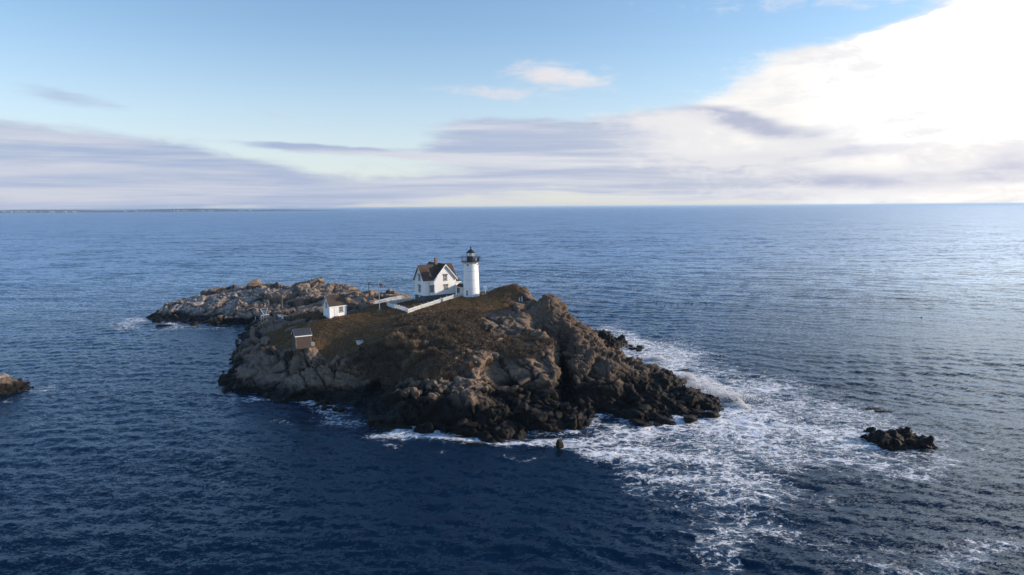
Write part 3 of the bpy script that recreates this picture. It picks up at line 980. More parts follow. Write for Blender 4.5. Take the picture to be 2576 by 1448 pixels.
def shingles(name, c):
    m_, g, b = principled(name)
    tc = g.new('ShaderNodeTexCoord').outputs['Object']
    x, y, z = g.sep(tc)
    v = g.comb(g.math('ADD', x, y), g.math('MULTIPLY', z, 1.25), 0)
    br = g.new('ShaderNodeTexBrick')
    g.l.new(v, br.inputs['Vector'])
    br.inputs['Scale'].default_value = 1.0
    br.inputs['Brick Width'].default_value = .32; br.inputs['Row Height'].default_value = .16
    br.inputs['Mortar Size'].default_value = .012
    br.inputs['Color1'].default_value = (*[q * .8 for q in c], 1); br.inputs['Color2'].default_value = (*[q * 1.2 for q in c], 1)
    br.inputs['Mortar'].default_value = (*[q * .4 for q in c], 1)
    n = g.noise(g.map(tc, scale=(1.6, 1.6, .5)), 1.0, 5, .65)
    col = g.mix(g.smooth(n, .35, .7, 0, .5), br.outputs['Color'], tuple(q * 1.5 for q in c))
    g.l.new(col, b.inputs['Base Color'])
    b.inputs['Roughness'].default_value = .85
    b.inputs['Specular IOR Level'].default_value = .2
    bn = g.new('ShaderNodeBump'); bn.inputs['Strength'].default_value = .5; bn.inputs['Distance'].default_value = .02
    g.l.new(br.outputs['Fac'], bn.inputs['Height']); bn.invert = True
    g.l.new(bn.outputs[0], b.inputs['Normal'])
    return m_


def bricks(name, c1, c2, mortar):
    m_, g, b = principled(name)
    tc = g.new('ShaderNodeTexCoord').outputs['Object']
    x, y, z = g.sep(tc)
    br = g.new('ShaderNodeTexBrick')
    g.l.new(g.comb(g.math('ADD', x, y), z, 0), br.inputs['Vector'])
    br.inputs['Scale'].default_value = 1.0
    br.inputs['Brick Width'].default_value = .21; br.inputs['Row Height'].default_value = .075
    br.inputs['Mortar Size'].default_value = .009
    br.inputs['Color1'].default_value = (*c1, 1); br.inputs['Color2'].default_value = (*c2, 1); br.inputs['Mortar'].default_value = (*mortar, 1)
    n = g.noise(tc, 1.5, 5, .65)
    col = g.mix(g.smooth(n, .4, .7, 0, .5), br.outputs['Color'], tuple(q * .6 for q in c1))
    g.l.new(col, b.inputs['Base Color']); b.inputs['Roughness'].default_value = .85
    return m_


M_WHITE = simple('white paint', (.80, .80, .79), .5, .05, 2.0, dirt=((.52, .47, .40), .35))
M_TOWER = simple('white painted iron', (.83, .83, .83), .42, .04, 1.2, .04, dirt=((.60, .52, .42), .28))
M_CLAP = clapboard('white clapboards')
M_ROOF = shingles('brown asphalt shingles', (.075, .054, .040))
M_ROOF2 = shingles('dark brown shingles', (.060, .046, .036))
M_SLATE = shingles('dark slate shingles', (.040, .045, .055))
M_BRICK = bricks('red brick', (.082, .050, .038), (.064, .042, .033), (.10, .085, .07))
M_CHIM = bricks('chimney brick', (.25, .13, .085), (.19, .10, .07), (.28, .24, .20))
M_FOUND = simple('grey painted foundation', (.075, .088, .105), .8, .2, 2.0, .1)
M_TRIM = simple('dark brown window trim', (.055, .040, .028), .6, .15)
M_BLACK = simple('black painted iron', (.014, .015, .018), .42, .3, 4.0)
M_CONC = simple('weathered concrete', (.26, .25, .24), .9, .2, 3.0, .2)
M_POLE = simple('weathered timber', (.16, .125, .095), .85, .25, 5.0, .2)
M_DARKMET = simple('dark metal', (.05, .05, .055), .5, .2)
M_WIRE = simple('weathered cable', (.19, .17, .15), .7, .1)
M_BIRD = simple('dark feathers', (.03, .028, .026), .7, .2)
M_GOLD = simple('gilded ball', (.75, .62, .35), .35, .05, metal=.6)
M_DOOR = simple('pale door paint', (.66, .68, .70), .55, .06)


def glass_mat(name, c=(.02, .03, .045), rough=.06):
    m_, g, b = principled(name)
    tc = g.new('ShaderNodeTexCoord').outputs['Object']
    g.l.new(g.mix(g.noise(tc, 1.7, 3, .5), tuple(q * .6 for q in c), tuple(q * 1.6 for q in c)), b.inputs['Base Color'])
    b.inputs['Roughness'].default_value = rough
    b.inputs['Specular IOR Level'].default_value = .6
    return m_


M_PANE = glass_mat('window glass')


def clear_glass(name):
    m_, g, b = principled(name)
    b.inputs['Base Color'].default_value = (.92, .96, .98, 1)
    b.inputs['Roughness'].default_value = .03
    b.inputs['Transmission Weight'].default_value = 0.0
    b.inputs['Alpha'].default_value = .16
    return m_


M_CLEAR = clear_glass('lantern glass')
M_LENS = simple('lens glass', (.80, .80, .76), .12, .1, spec=.8)

# ------------------------------------------------------------------ lighthouse
TX, TY, TZ = -10.4, 173.0, 15.30


def build_lighthouse():
    root = empty('lighthouse', (TX, TY, TZ))
    tag(root, 'white round lighthouse tower with black lantern room and gallery on top', 'lighthouse')
    b = MB()
    H = 8.9
    rad = lambda z: 2.10 - (2.10 - 1.80) * z / H
    prof = [(rad(0) + .10, -.6), (rad(0) + .10, .12), (rad(.12), .14)]
    for zz in (2.15, 4.4, 6.6, 8.0):
        prof += [(rad(zz), zz - .03), (rad(zz) + .022, zz - .028), (rad(zz) + .022, zz + .028), (rad(zz), zz + .03)]
    prof += [(rad(8.75), 8.75), (2.02, H - .02)]
    b.lathe(prof, 64)
    b.build('tower_shell', M_TOWER, root)
    M_SEAM = simple('iron seam, weathered', (.42, .44, .47), .6, .15)
    for zz in (2.15, 4.4, 6.6):
        sm = MB(); sm.lathe([(rad(zz) + .018, zz - .035), (rad(zz) + .04, zz - .03), (rad(zz) + .04, zz + .03), (rad(zz) + .018, zz + .035)], 64, cap=False)
        sm.build('plate_seam', M_SEAM, root)
    g = MB()
    g.lathe([(2.42, H), (2.48, H + .02), (2.48, H + .14), (2.42, H + .16), (.9, H + .16)], 48)
    g.build('gallery_deck', M_BLACK, root)
    for k in range(12):
        a = 2 * math.pi * (k + .5) / 12
        c, s = math.cos(a), math.sin(a)
        br = MB()
        t = Vector((-s, c, 0)) * .05
        p = [Vector((c * 1.80, s * 1.80, H - .62)), Vector((c * 2.35, s * 2.35, H - .10)), Vector((c * 2.35, s * 2.35, H - .01)), Vector((c * 1.80, s * 1.80, H - .01))]
        br.prism([q - t for q in p], t * 2)
        br.build('bracket', M_TOWER, root)
    r_ = MB()
    for hz, rr in ((.42, .018), (.76, .018), (1.08, .028)):
        pts = [(2.40 * math.cos(a), 2.40 * math.sin(a), H + .16 + hz) for a in np.linspace(0, 2 * math.pi, 49)]
        r_.tube(pts, rr, 6, cap=False)
    r_.build('railing', M_BLACK, root)
    for k in range(12):
        a = 2 * math.pi * k / 12
        s_ = MB()
        x, y = 2.40 * math.cos(a), 2.40 * math.sin(a)
        s_.tube([(x, y, H + .14), (x, y, H + 1.30)], .032, 8)
        s_.ball((x, y, H + 1.36), .075, 8, 6)
        s_.build('stanchion', M_BLACK, root)
    # a box of gear on the right of the gallery
    q = MB(); q.box(1.62, 2.2, -.55, -.1, H + .17, H + 1.05); q.box(1.58, 2.24, -.59, -.06, H + 1.05, H + 1.10)
    q.build('equipment_cabinet', M_DARKMET, root)
    d = MB(); d.lathe([(1.06, H + .16), (1.06, H + .24), (1.02, H + .25), (1.02, H + 1.30), (1.10, H + 1.31), (1.10, H + 1.42), (.98, H + 1.43)], 20)
    dd = d.build('watch_room', M_BLACK, root)
    e = MB(); e.box(-.32, .32, -1.075, -1.0, H + .22, H + 1.22); e.build('hatch', M_DARKMET, dd)
    zl = H + 1.43
    gl = MB()
    for k in range(10):
        a0, a1 = 2 * math.pi * k / 10, 2 * math.pi * (k + 1) / 10
        p0 = Vector((.99 * math.cos(a0), .99 * math.sin(a0), zl)); p1 = Vector((.99 * math.cos(a1), .99 * math.sin(a1), zl))
        nrm = Vector((math.cos((a0 + a1) / 2), math.sin((a0 + a1) / 2), 0))
        gl.frame(p0, p1 - p0, nrm * .015, (0, 0, .86))
    gl.build('lantern_glazing', M_CLEAR, root)
    fr = MB()
    for k in range(10):
        a = 2 * math.pi * k / 10
        c, s = math.cos(a), math.sin(a)
        fr.tube([(1.02 * c, 1.02 * s, zl), (1.02 * c, 1.02 * s, zl + .88)], .035, 6)
    fr.tube([(1.02 * math.cos(a), 1.02 * math.sin(a), zl + .43) for a in np.linspace(0, 2 * math.pi, 21)], .016, 5, cap=False)
    fr.build('glazing_bars', M_BLACK, root)
    ln = MB(); ln.lathe([(.16, zl), (.16, zl + .18), (.34, zl + .22), (.42, zl + .42), (.34, zl + .64), (.12, zl + .74)], 20)
    ln.build('lens', M_LENS, root, smooth=True)
    rf = MB(); rf.lathe([(1.20, zl + .86), (1.22, zl + .90), (1.16, zl + .98), (.62, zl + 1.42), (.20, zl + 1.78), (.13, zl + 1.86)], 10, a0=0)
    rf_o = rf.build('lantern_roof', M_BLACK, root)
    vb = MB(); vb.lathe([(.12, zl + 1.84), (.14, zl + 1.92), (.10, zl + 1.98)], 14, cap=False); vb.ball((0, 0, zl + 2.12), .19, 14, 10); vb.lathe([(.09, zl + 2.29), (.13, zl + 2.34), (.02, zl + 2.42)], 12)
    vo = vb.build('ventilator_ball', M_BLACK, root, smooth=True)
    lr = MB(); lr.tube([(0, 0, zl + 2.38), (0, 0, zl + 3.55)], [.018, .008], 6); lr.build('lightning_rod', M_BLACK, root)
    # windows: arched hood window low on the left front, portholes under the gallery
    def on_wall(a, z):
        n = Vector((math.cos(a), math.sin(a), 0)); t = Vector((-math.sin(a), math.cos(a), 0))
        return n, t, n * rad(z)
    a = R(270 - 24 - 3.5)
    n, t, o = on_wall(a, 1.2)
    w = MB()
    o2 = o + n * .0
    def wb(mb, x0, x1, z0, z1, d0, d1):
        mb.frame(o2 + t * x0 + n * d0 + Vector((0, 0, z0)), t * (x1 - x0), n * (d1 - d0), (0, 0, z1 - z0))
    wb(w, -.36, -.26, .45, 1.75, -.1, .09); wb(w, .26, .36, .45, 1.75, -.1, .09); wb(w, -.42, .42, .36, .45, -.1, .14); wb(w, -.34, .34, 1.75, 1.84, -.1, .13)
    pts = [o2 + t * x + n * (-.1) + Vector((0, 0, z)) for x, z in [(-.50, 1.845), (.50, 1.845), (.46, 1.97), (0, 2.14), (-.46, 1.97)]]
    w.prism(pts, n * .27)
    wo = w.build('window_surround', M_TOWER, root)
    pn = MB(); wb(pn, -.26, .26, .45, 1.75, -.12, .025); pn.build('pane', M_PANE, wo)
    mu = MB(); wb(mu, -.02, .02, .45, 1.75, .025, .05); wb(mu, -.26, -.021, 1.07, 1.13, .025, .05); wb(mu, .021, .26, 1.07, 1.13, .025, .05); mu.build('glazing_bar', M_TOWER, wo)
    for ang in (270 - 22, 270 + 62, 270 - 106, 270 + 146):
        a = R(ang); n, t, o = on_wall(a, 8.2)
        p = MB(); vs = []
        for rr, dd_ in ((.21, .0), (.21, .06), (.15, .06)):
            for k in range(16):
                th = 2 * math.pi * k / 16
                vs.append(o + Vector((0, 0, 8.2)) + n * dd_ + t * (rr * math.cos(th)) + Vector((0, 0, rr * math.sin(th))))
        fs = [(i * 16 + k, i * 16 + (k + 1) % 16, (i + 1) * 16 + (k + 1) % 16, (i + 1) * 16 + k) for i in (0, 1) for k in range(16)]
        p.add(vs, fs)
        po = p.build('porthole', M_BLACK, root)
        pp = MB(); pp.add(vs[32:48], [tuple(range(16))]); pp.build('pane', M_PANE, po)
    for z in (1.1, 3.6, 5.5):                     # small fittings on the sunny side
        a = R(-6); n, t, o = on_wall(a, z)
        f = MB(); f.frame(o + n * -.05 + t * -.12 + Vector((0, 0, z)), t * .24, n * .16, (0, 0, .3)); f.build('wall_fitting', M_TOWER, root)
    return root


LIGHTHOUSE = build_lighthouse()

# ------------------------------------------------------------------ keeper's house
HT = R(36.0)
_p = aty(1067, 744.8, 172.0)
HX, HY, HZ = _p.x, _p.y, _p.z
EU = Vector((math.cos(HT), math.sin(HT), 0)); EV = Vector((-math.sin(HT), math.cos(HT), 0))


def hw(u, v, w=0):                                # house coordinates to world
    return Vector((HX, HY, HZ)) + EU * u + EV * v + Vector((0, 0, w))


def face_frame(side, u, v):
    if side == 'front': return Vector((u, v, 0)), Vector((1, 0, 0)), Vector((0, -1, 0))
    if side == 'left': return Vector((u, v, 0)), Vector((0, -1, 0)), Vector((-1, 0, 0))
    if side == 'right': return Vector((u, v, 0)), Vector((0, 1, 0)), Vector((1, 0, 0))
    return Vector((u, v, 0)), Vector((-1, 0, 0)), Vector((0, 1, 0))


def make_window(parent, side, u, v, z, w, h, trim=M_TRIM, sash=M_WHITE, rows=4, cols=2, hood=True, tw=.13):
    """casing with a bracketed hood > sash, pane"""
    o, t, n = face_frame(side, u, v)
    Z = Vector((0, 0, 1))

    def bx(mb, x0, x1, z0, z1, d0, d1):
        mb.frame(o + t * x0 + n * d0 + Z * z0, t * (x1 - x0), n * (d1 - d0), Z * (z1 - z0))
    c = MB()
    bx(c, -w / 2 - tw, -w / 2, z, z + h, -.05, .07); bx(c, w / 2, w / 2 + tw, z, z + h, -.05, .07)
    bx(c, -w / 2 - tw, w / 2 + tw, z + h, z + h + tw, -.05, .09)
    if hood:
        bx(c, -w / 2 - tw - .10, w / 2 + tw + .10, z + h + tw, z + h + tw + .07, -.05, .2)
        bx(c, -w / 2 - tw - .09, -w / 2 - tw + .005, z + h - .22, z + h + tw, -.05, .12); bx(c, w / 2 + tw - .005, w / 2 + tw + .09, z + h - .22, z + h + tw, -.05, .12)
    bx(c, -w / 2 - tw - .05, w / 2 + tw + .05, z - .09, z, -.05, .13)
    co = c.build('window', trim, parent)
    s = MB(); e = .075
    bx(s, -w / 2, -w / 2 + e, z, z + h, -.04, .045); bx(s, w / 2 - e, w / 2, z, z + h, -.04, .045)
    bx(s, -w / 2 + e, w / 2 - e, z, z + e, -.04, .045); bx(s, -w / 2 + e, w / 2 - e, z + h - e, z + h, -.04, .045)
    bx(s, -w / 2 + e, w / 2 - e, z + h / 2 - .04, z + h / 2 + .04, -.04, .05)
    for i in range(1, cols):
        x = -w / 2 + w * i / cols
        bx(s, x - .015, x + .015, z + e, z + h / 2 - .04, -.03, .03); bx(s, x - .015, x + .015, z + h / 2 + .04, z + h - e, -.03, .03)
    for i in range(1, rows):
        if i * 2 == rows: continue
        zz = z + h * i / rows
        bx(s, -w / 2 + e, w / 2 - e, zz - .012, zz + .012, -.03, .026)
    s.build('sash', sash, co)
    p = MB(); bx(p, -w / 2 + .01, w / 2 - .01, z + .01, z + h - .01, -.06, .008); p.build('pane', M_PANE, co)
    return co


def build_house():
    root = empty('keepers_house', (HX, HY, HZ), HT)
    tag(root, "white clapboard keeper's house with steep brown cross-gabled roof and brick chimney", 'house')
    L, D, E, RG = 9.40, 5.0, 4.15, 7.55
    cu, c0, c1 = 6.25, 3.0, 9.5
    CR = 7.72; BV = 8.0
    wl = MB()
    wl.prism([(0, .012, 0), (0, D, 0), (0, D, E), (0, D / 2, RG - .12), (0, .012, E)], (L, 0, 0))
    wl.prism([(c0, 0, 0), (c1, 0, 0), (c1, 0, E), (cu, 0, CR - .14), (c0, 0, E)], (0, BV, 0))
    w_o = wl.build('wall', M_CLAP, root)
    cb = MB()
    for (u, v) in ((-.01, .0), (c1 - .07, -.012)):
        cb.box(u, u + .09, v - .012 if v else -.012, v + .08, 0, E)
    cb.box(-.012, c1 + .012, -.02, .0, -.06, .12)
    cb.box(-.02, 0, .0, D, -.06, .12)
    cb.build('corner_board', M_WHITE, root)
    fd = MB(); fd.box(.05, L - .02, .06, D - .05, -2.2, -.005); fd.box(c0 + .05, c1 - .05, .05, BV - .05, -2.2, -.004)
    f_o = fd.build('foundation', M_FOUND, root)
    vt = MB(); vt.box(.02, .05, 2.3, 2.9, -.55, -.2); vt.build('vent', M_WHITE, f_o)
    # main roof, valleys against the cross gable
    sl = (RG - E) / (D / 2); ov = .38; th = .14
    zf = lambda v: E + sl * v                     # front slope height
    ze = zf(-ov)
    rf = MB()
    up_ = Vector((0, 0, th))
    def slab(pts): rf.prism([Vector(p) for p in pts], up_)
    slab([(-ov, -ov, ze), (c0 + .02, -ov, ze), (cu - .06, D / 2, RG), (-ov, D / 2, RG)])
    slab([(cu + .06, D / 2, RG), (c1 - .02, -.02, zf(-.02)), (c1 + .1, -ov, ze), (L + ov, -ov, ze), (L + ov, D / 2, RG)])
    slab([(-ov, D / 2, RG), (L + ov, D / 2, RG), (L + ov, D + ov, ze), (-ov, D + ov, ze)])
    rs = (CR - E) / (cu - c0); rs2 = (CR - E) / (c1 - cu)
    slab([(cu, -ov, CR), (c0 - ov * .8, -ov, E - rs * ov * .8), (c0 - ov * .8, BV + ov, E - rs * ov * .8), (cu, BV + ov, CR)])
    slab([(cu, -ov, CR), (cu, BV + ov, CR), (c1 + ov * .8, BV + ov, E - rs2 * ov * .8), (c1 + ov * .8, -ov, E - rs2 * ov * .8)])
    r_o = rf.build('roof', M_ROOF, root)
    # bargeboards with a scalloped lower edge
    def barge(p, q, out):
        p, q, out = Vector(p), Vector(q), Vector(out).normalized()
        mb = MB()
        dn = Vector((0, 0, -1))
        mb.prism([p, q, q + dn * .22, p + dn * .22], out * .05)
        Ld = (q - p).length; nsc = int(Ld / .30)
        for i in range(nsc):
            cpt = p.lerp(q, (i + .5) / nsc) + dn * .22
            al = (q - p).normalized()
            pts = [cpt + al * .13 * math.cos(a_) + dn * .15 * math.sin(a_) for a_ in np.linspace(0, math.pi, 7)]
            mb.prism(pts, out * .04)
        mb.build('bargeboard', M_WHITE, root)
    barge((cu, -ov - .005, CR + .02), (c0 - ov * .8, -ov - .005, E - rs * ov * .8 + .02), (0, -1, 0))
    barge((cu, -ov - .005, CR + .02), (c1 + ov * .8, -ov - .005, E - rs2 * ov * .8 + .02), (0, -1, 0))
    barge((-ov - .005, D / 2, RG + .02), (-ov - .005, -ov, ze + .02), (-1, 0, 0))
    barge((-ov - .005, D / 2, RG + .02), (-ov - .005, D + ov, ze + .02), (-1, 0, 0))
    ea = MB(); ea.box(-ov + .02, c0 - .33, -ov - .02, -ov + .06, ze - .12, ze + .06); ea.box(-ov + .02, c0 - .02, -ov + .062, -.0, ze - .10, ze - .05)
    ea.build('eave_board', M_WHITE, root)
    ch = MB(); cz = RG - .4
    ch.box(4.7, 5.36, D / 2 - .32, D / 2 + .34, cz, RG + 1.45); ch.box(4.64, 5.42, D / 2 - .38, D / 2 + .40, RG + 1.45, RG + 1.62); ch.box(4.72, 5.34, D / 2 - .30, D / 2 + .32, RG + 1.62, RG + 1.72)
    ch_o = ch.build('chimney', M_CHIM, r_o)
    fl = MB(); fl.box(4.62, 5.44, D / 2 - .40, D / 2 + .42, RG - .30, RG + .16); fl.build('flashing', M_DARKMET, ch_o)
    make_window(root, 'front', 6.3, 0, 3.50, .78, 1.50)
    make_window(root, 'front', 6.45, 0, 1.22, .84, 1.10)
    make_window(root, 'front', 2.32, .012, .78, .84, 1.52)
    make_window(root, 'left', 0, 2.35, 3.72, .74, 1.50)
    make_window(root, 'left', 0, 2.35, .80, .82, 1.65)
    for (u, v, z, w, h, sd) in [(8.2, 5.0, 2.6, .7, 1.3, 'back'), (c1, 6.0, 1.0, .8, 1.4, 'right')]:
        make_window(root, sd, u, v if sd == 'right' else BV, z, w, h)
    ds = MB(); ds.tube([(1.45, -ov - .05, ze - .08), (1.45, -.08, ze - .45), (1.45, -.07, -.9)], .045, 8)
    ds.build('downspout', M_POLE, root)
    # low wing on the far right
    wg = MB(); wg.prism([(c1, 2.4, -.8), (c1, 5.6, -.8), (c1, 5.6, 2.75), (c1, 4.0, 3.6), (c1, 2.4, 2.75)], (2.6, 0, 0)); wg.build('wing_wall', M_CLAP, root)
    wr = MB(); wr.prism([(c1, 2.1, 2.62), (c1, 4.0, 3.66), (c1, 5.9, 2.62), (c1, 5.9, 2.74), (c1, 4.0, 3.80), (c1, 2.1, 2.74)], (2.9, 0, 0)); wr.build('wing_roof', M_ROOF, root)
    wf = MB(); wf.box(c1, c1 + 2.9, 2.02, 2.10, 2.50, 2.70); wf.build('wing_fascia', M_WHITE, root)
    return root


HOUSE = build_house()


def build_passage():
    o = hw(9.55, 0)
    root = empty('covered_passage', o, HT)
    tag(root, 'low white covered passage with brown roof linking the house to the lighthouse tower', 'passage')
    w = MB(); y0, y1 = -4.6, .0 - .03
    w.prism([(.0, y0, -1.0), (1.7, y0, -1.0), (1.7, y0, 1.75), (.85, y0, 2.35), (.0, y0, 1.75)], (0, y1 - y0, 0))
    w.build('wall', M_CLAP, root)
    r_ = MB(); r_.prism([(-.22, y0, 1.62), (.85, y0, 2.38), (1.92, y0, 1.62), (1.92, y0, 1.74), (.85, y0, 2.52), (-.22, y0, 1.74)], (0, y1 - y0, 0))
    r_.build('roof', M_ROOF2, root)
    f = MB(); f.box(-.25, -.22, y0, y1, 1.56, 1.72); f.build('fascia', M_WHITE, root)
    for v in (-.75, -1.45, -3.55):
        make_window(root, 'left', 0, v, -.05 if v > -2 else .1, .34, 1.45, hood=False, tw=.06, cols=1, sash=M_TRIM)
    return root


PASSAGE = build_passage()


# ------------------------------------------------------------------ fences
def picket_run(label, pts, cat='fence', name='picket_fence', hgt_=1.02, bay=2.3, picket=.18, group=None):
    """posts and picket panels along a line of ground points"""
    o = pts[0]
    root = empty(name, o)
    tag(root, label, cat, group)
    P = [pts[0]]
    for a, b in zip(pts[:-1], pts[1:]):
        n = max(1, round((b - a).length / bay))
        for i in range(1, n + 1):
            q = a.lerp(b, i / n); q.z = ground_smooth(q.x, q.y); P.append(q)
    for p in P:
        m_ = MB(); m_.box(p.x - .075, p.x + .075, p.y - .075, p.y + .075, p.z - .4, p.z + hgt_ + .08); m_.box(p.x - .095, p.x + .095, p.y - .095, p.y + .095, p.z + hgt_ + .08, p.z + hgt_ + .13)
        m_.prism([(p.x - .08, p.y - .08, p.z + hgt_ + .131), (p.x + .08, p.y - .08, p.z + hgt_ + .131), (p.x, p.y - .08, p.z + hgt_ + .22)], (0, .16, 0))
        m_.build('post', M_WHITE, root, off=o)
    for a, b in zip(P[:-1], P[1:]):
        d = (b - a); L = d.length; dn = d.normalized(); side = Vector((dn.y, -dn.x, 0)).normalized()
        m_ = MB()
        for hz in (.22, .78):
            m_.bar(a + dn * .08 + Vector((0, 0, hz)), b - dn * .08 + Vector((0, 0, hz)), .045, .09)
        n = int(L / picket)
        for i in range(1, n):
            q = a.lerp(b, i / n) + side * .035
            q.z = a.z + (b.z - a.z) * i / n
            e = dn.copy(); e.z = 0; e.normalize()
            m_.prism([q - e * .042 + Vector((0, 0, -.02)), q + e * .042 + Vector((0, 0, -.02)), q + e * .042 + Vector((0, 0, hgt_ - .06)), q + Vector((0, 0, hgt_)), q - e * .042 + Vector((0, 0, hgt_ - .06))], side * .022)
        m_.build('picket_panel', M_WHITE, root, off=o)
    return root


def ground_smooth(x, y):
    zs = [ground(x + a, y + b) for a in (-.25, 0, .25) for b in (-.25, 0, .25)]
    return sorted(zs)[4]


def gpt(px, py):
    loc, n = hit(px, py)
    return Vector((loc.x, loc.y, loc.z))


c_corner = gpt(1026, 789); c_left = gpt(974, 770.5); c_back = gpt(1034, 757)
f_end = hw(9.35, -4.4); f_end.z = ground_smooth(f_end.x, f_end.y)
picket_run('long white picket fence climbing from the yard corner up to the tower', [c_corner, f_end])
picket_run('white picket fence closing the yard on its left and back sides', [c_corner + (c_left - c_corner).normalized() * .16, c_left, c_back])


def build_ramp():
    a, b, c = aty(944, 770, 184.0), aty(985, 759.5, 186.5), aty(1014, 755, 188.0)
    pts = [a]
    for p, q in ((a, b), (b, c)):
        n = max(1, round((q - p).length / 2.1))
        for i in range(1, n + 1):
            s = p.lerp(q, i / n); pts.append(s)
    root = empty('boardwalk', a)
    tag(root, 'white railed wooden boardwalk ramp rising behind the flagpole to the yard', 'boardwalk')
    d = (c - a); side = Vector((-d.y, d.x, 0)).normalized() * 1.2
    for k, s_ in enumerate((Vector((0, 0, 0)), side)):
        for p in pts:
            m_ = MB(); q = p + s_; m_.box(q.x - .07, q.x + .07, q.y - .07, q.y + .07, q.z - 1.6, q.z + 1.05); m_.build('post', M_WHITE, root, off=a)
        m_ = MB()
        for p, q in zip(pts[:-1], pts[1:]):
            dn = (q - p).normalized() * .08
            m_.bar(p + s_ + dn + Vector((0, 0, .98)), q + s_ - dn + Vector((0, 0, .98)), .06, .14)
            m_.bar(p + s_ + dn + Vector((0, 0, .55)), q + s_ - dn + Vector((0, 0, .55)), .05, .14)
            m_.bar(p + s_ + dn + Vector((0, 0, .22)), q + s_ - dn + Vector((0, 0, .22)), .05, .16)
        m_.build('rail', M_WHITE, root, off=a)
    m_ = MB()
    for p, q in zip(pts[:-1], pts[1:]):
        m_.bar(p + side * .5 + Vector((0, 0, .1)), q + side * .5 + Vector((0, 0, .1)), 1.05, .08)
    m_.build('deck', M_POLE, root, off=a)


build_ramp()


# ------------------------------------------------------------------ flagpole and flag
def build_flag():
    p = gpt(955, 782); p.z = ground_smooth(p.x, p.y)
    top = 7.4
    root = empty('flagpole', p)
    tag(root, 'tall white flagpole with a gilt ball, standing on a square concrete block', 'flagpole')
    m_ = MB(); m_.tube([(0, 0, .1), (0, 0, top)], [.11, .065], 10); m_.build('pole', M_WHITE, root)
    m_ = MB(); m_.ball((0, 0, top + .13), .17, 12, 8); m_.build('ball', M_GOLD, root, smooth=True)
    m_ = MB(); m_.box(-.45, .45, -.45, .45, -.6, .28); m_.box(-.25, .25, -.25, .25, .28, .40); m_.build('base', M_CONC, root)
    m_ = MB(); m_.tube([(.10, .0, top - .1), (.12, .0, 1.2)], .008, 5); m_.build('halyard', M_WIRE, root)
    red = simple('red cloth', (.42, .035, .045), .8, .1); wht = simple('white cloth', (.74, .73, .72), .8, .05); blu = simple('navy cloth', (.018, .032, .10), .8, .15)
    Hh, NX, NY = 1.35, 44, 26
    zt = top - .25
    def pt(s, t):
        x = .09 + 1.75 * s * (1 - .12 * t)
        z = -s * 1.05 - t * Hh * (1 - .80 * s) - .10 * math.sin(3.1 * s)
        y = .16 * math.sin(7 * s + 1.2 * t) * (.25 + s) + .10 * math.sin(12 * s * (1 - t * .4)) * s
        return (x, y, zt + z)
    fo = Vector((p.x, p.y, p.z))
    def patch(col):
        mb = MB()
        for i in range(NX):
            for j in range(NY):
                s, t = (i + .5) / NX, (j + .5) / NY
                stripe = int(t * 13)
                canton = s < .40 and t < 7 / 13
                k = 'b' if canton else ('r' if stripe % 2 == 0 else 'w')
                if k != col: continue
                a, b_, c, d = pt(i / NX, j / NY), pt((i + 1) / NX, j / NY), pt((i + 1) / NX, (j + 1) / NY), pt(i / NX, (j + 1) / NY)
                e = (0, .012, 0)
                mb.add([a, b_, c, d] + [tuple(np.add(q, e)) for q in (a, b_, c, d)], [(0, 3, 2, 1), (4, 5, 6, 7)])
        return mb
    fl = empty('flag', fo)
    tag(fl, 'american flag with stars and stripes blowing out from the top of the flagpole', 'flag')
    patch('b').build('canton', blu, fl); patch('r').build('red_stripes', red, fl); patch('w').build('white_stripes', wht, fl)
    st = MB()
    for r_ in range(9):
        for c_ in range(6 if r_ % 2 == 0 else 5):
            s = .40 * ((c_ + (.5 if r_ % 2 == 0 else 1.0)) / 6); t = 7 / 13 * (r_ + .75) / 9.5
            cpt = Vector(pt(s, t))
            for off in (-.006, .018):
                vs = []
                for k in range(10):
                    rr = .034 if k % 2 == 0 else .014
                    a = math.pi / 2 + k * math.pi / 5
                    vs.append(cpt + Vector((rr * math.cos(a), off, rr * math.sin(a))))
                st.add(vs, [tuple(range(10)) if off > 0 else tuple(reversed(range(10)))])
    st.build('stars', wht, fl)


build_flag()


# ------------------------------------------------------------------ small buildings and yard things
def gable_hut(name, label, cat, base, rz, L, D, E, RG, wall, roof, ov=.22, trim=None):
    root = empty(name, base, rz)
    tag(root, label, cat)
    w = MB(); w.prism([(0, 0, -.8), (0, D, -.8), (0, D, E), (0, D / 2, RG - .05), (0, 0, E)], (L, 0, 0)); w.build('wall', wall, root)
    sl = (RG - E) / (D / 2); ze = E - sl * ov
    r_ = MB(); r_.prism([(-ov, -ov, ze), (-ov, D / 2, RG), (-ov, D + ov, ze), (-ov, D + ov, ze + .12), (-ov, D / 2, RG + .13), (-ov, -ov, ze + .12)], (L + 2 * ov, 0, 0))
    ro = r_.build('roof', roof, root)
    if trim:
        t = MB(); t.box(-ov, L + ov, -ov - .03, -ov + .0, ze - .10, ze + .11); t.build('eave_board', trim, root)
        t = MB()
        for p, q in (((-ov - .03, D / 2, RG + .06), (-ov - .03, -ov, ze + .06)), ((-ov - .03, D / 2, RG + .06), (-ov - .03, D + ov, ze + .06)), ((L + ov, D / 2, RG + .06), (L + ov, -ov, ze + .06)), ((L + ov, D / 2, RG + .06), (L + ov, D + ov, ze + .06))):
            p, q = Vector(p), Vector(q)
            t.prism([p, q, q + Vector((0, 0, -.16)), p + Vector((0, 0, -.16))], (.03, 0, 0))
        t.build('bargeboard', trim, root)
    return root


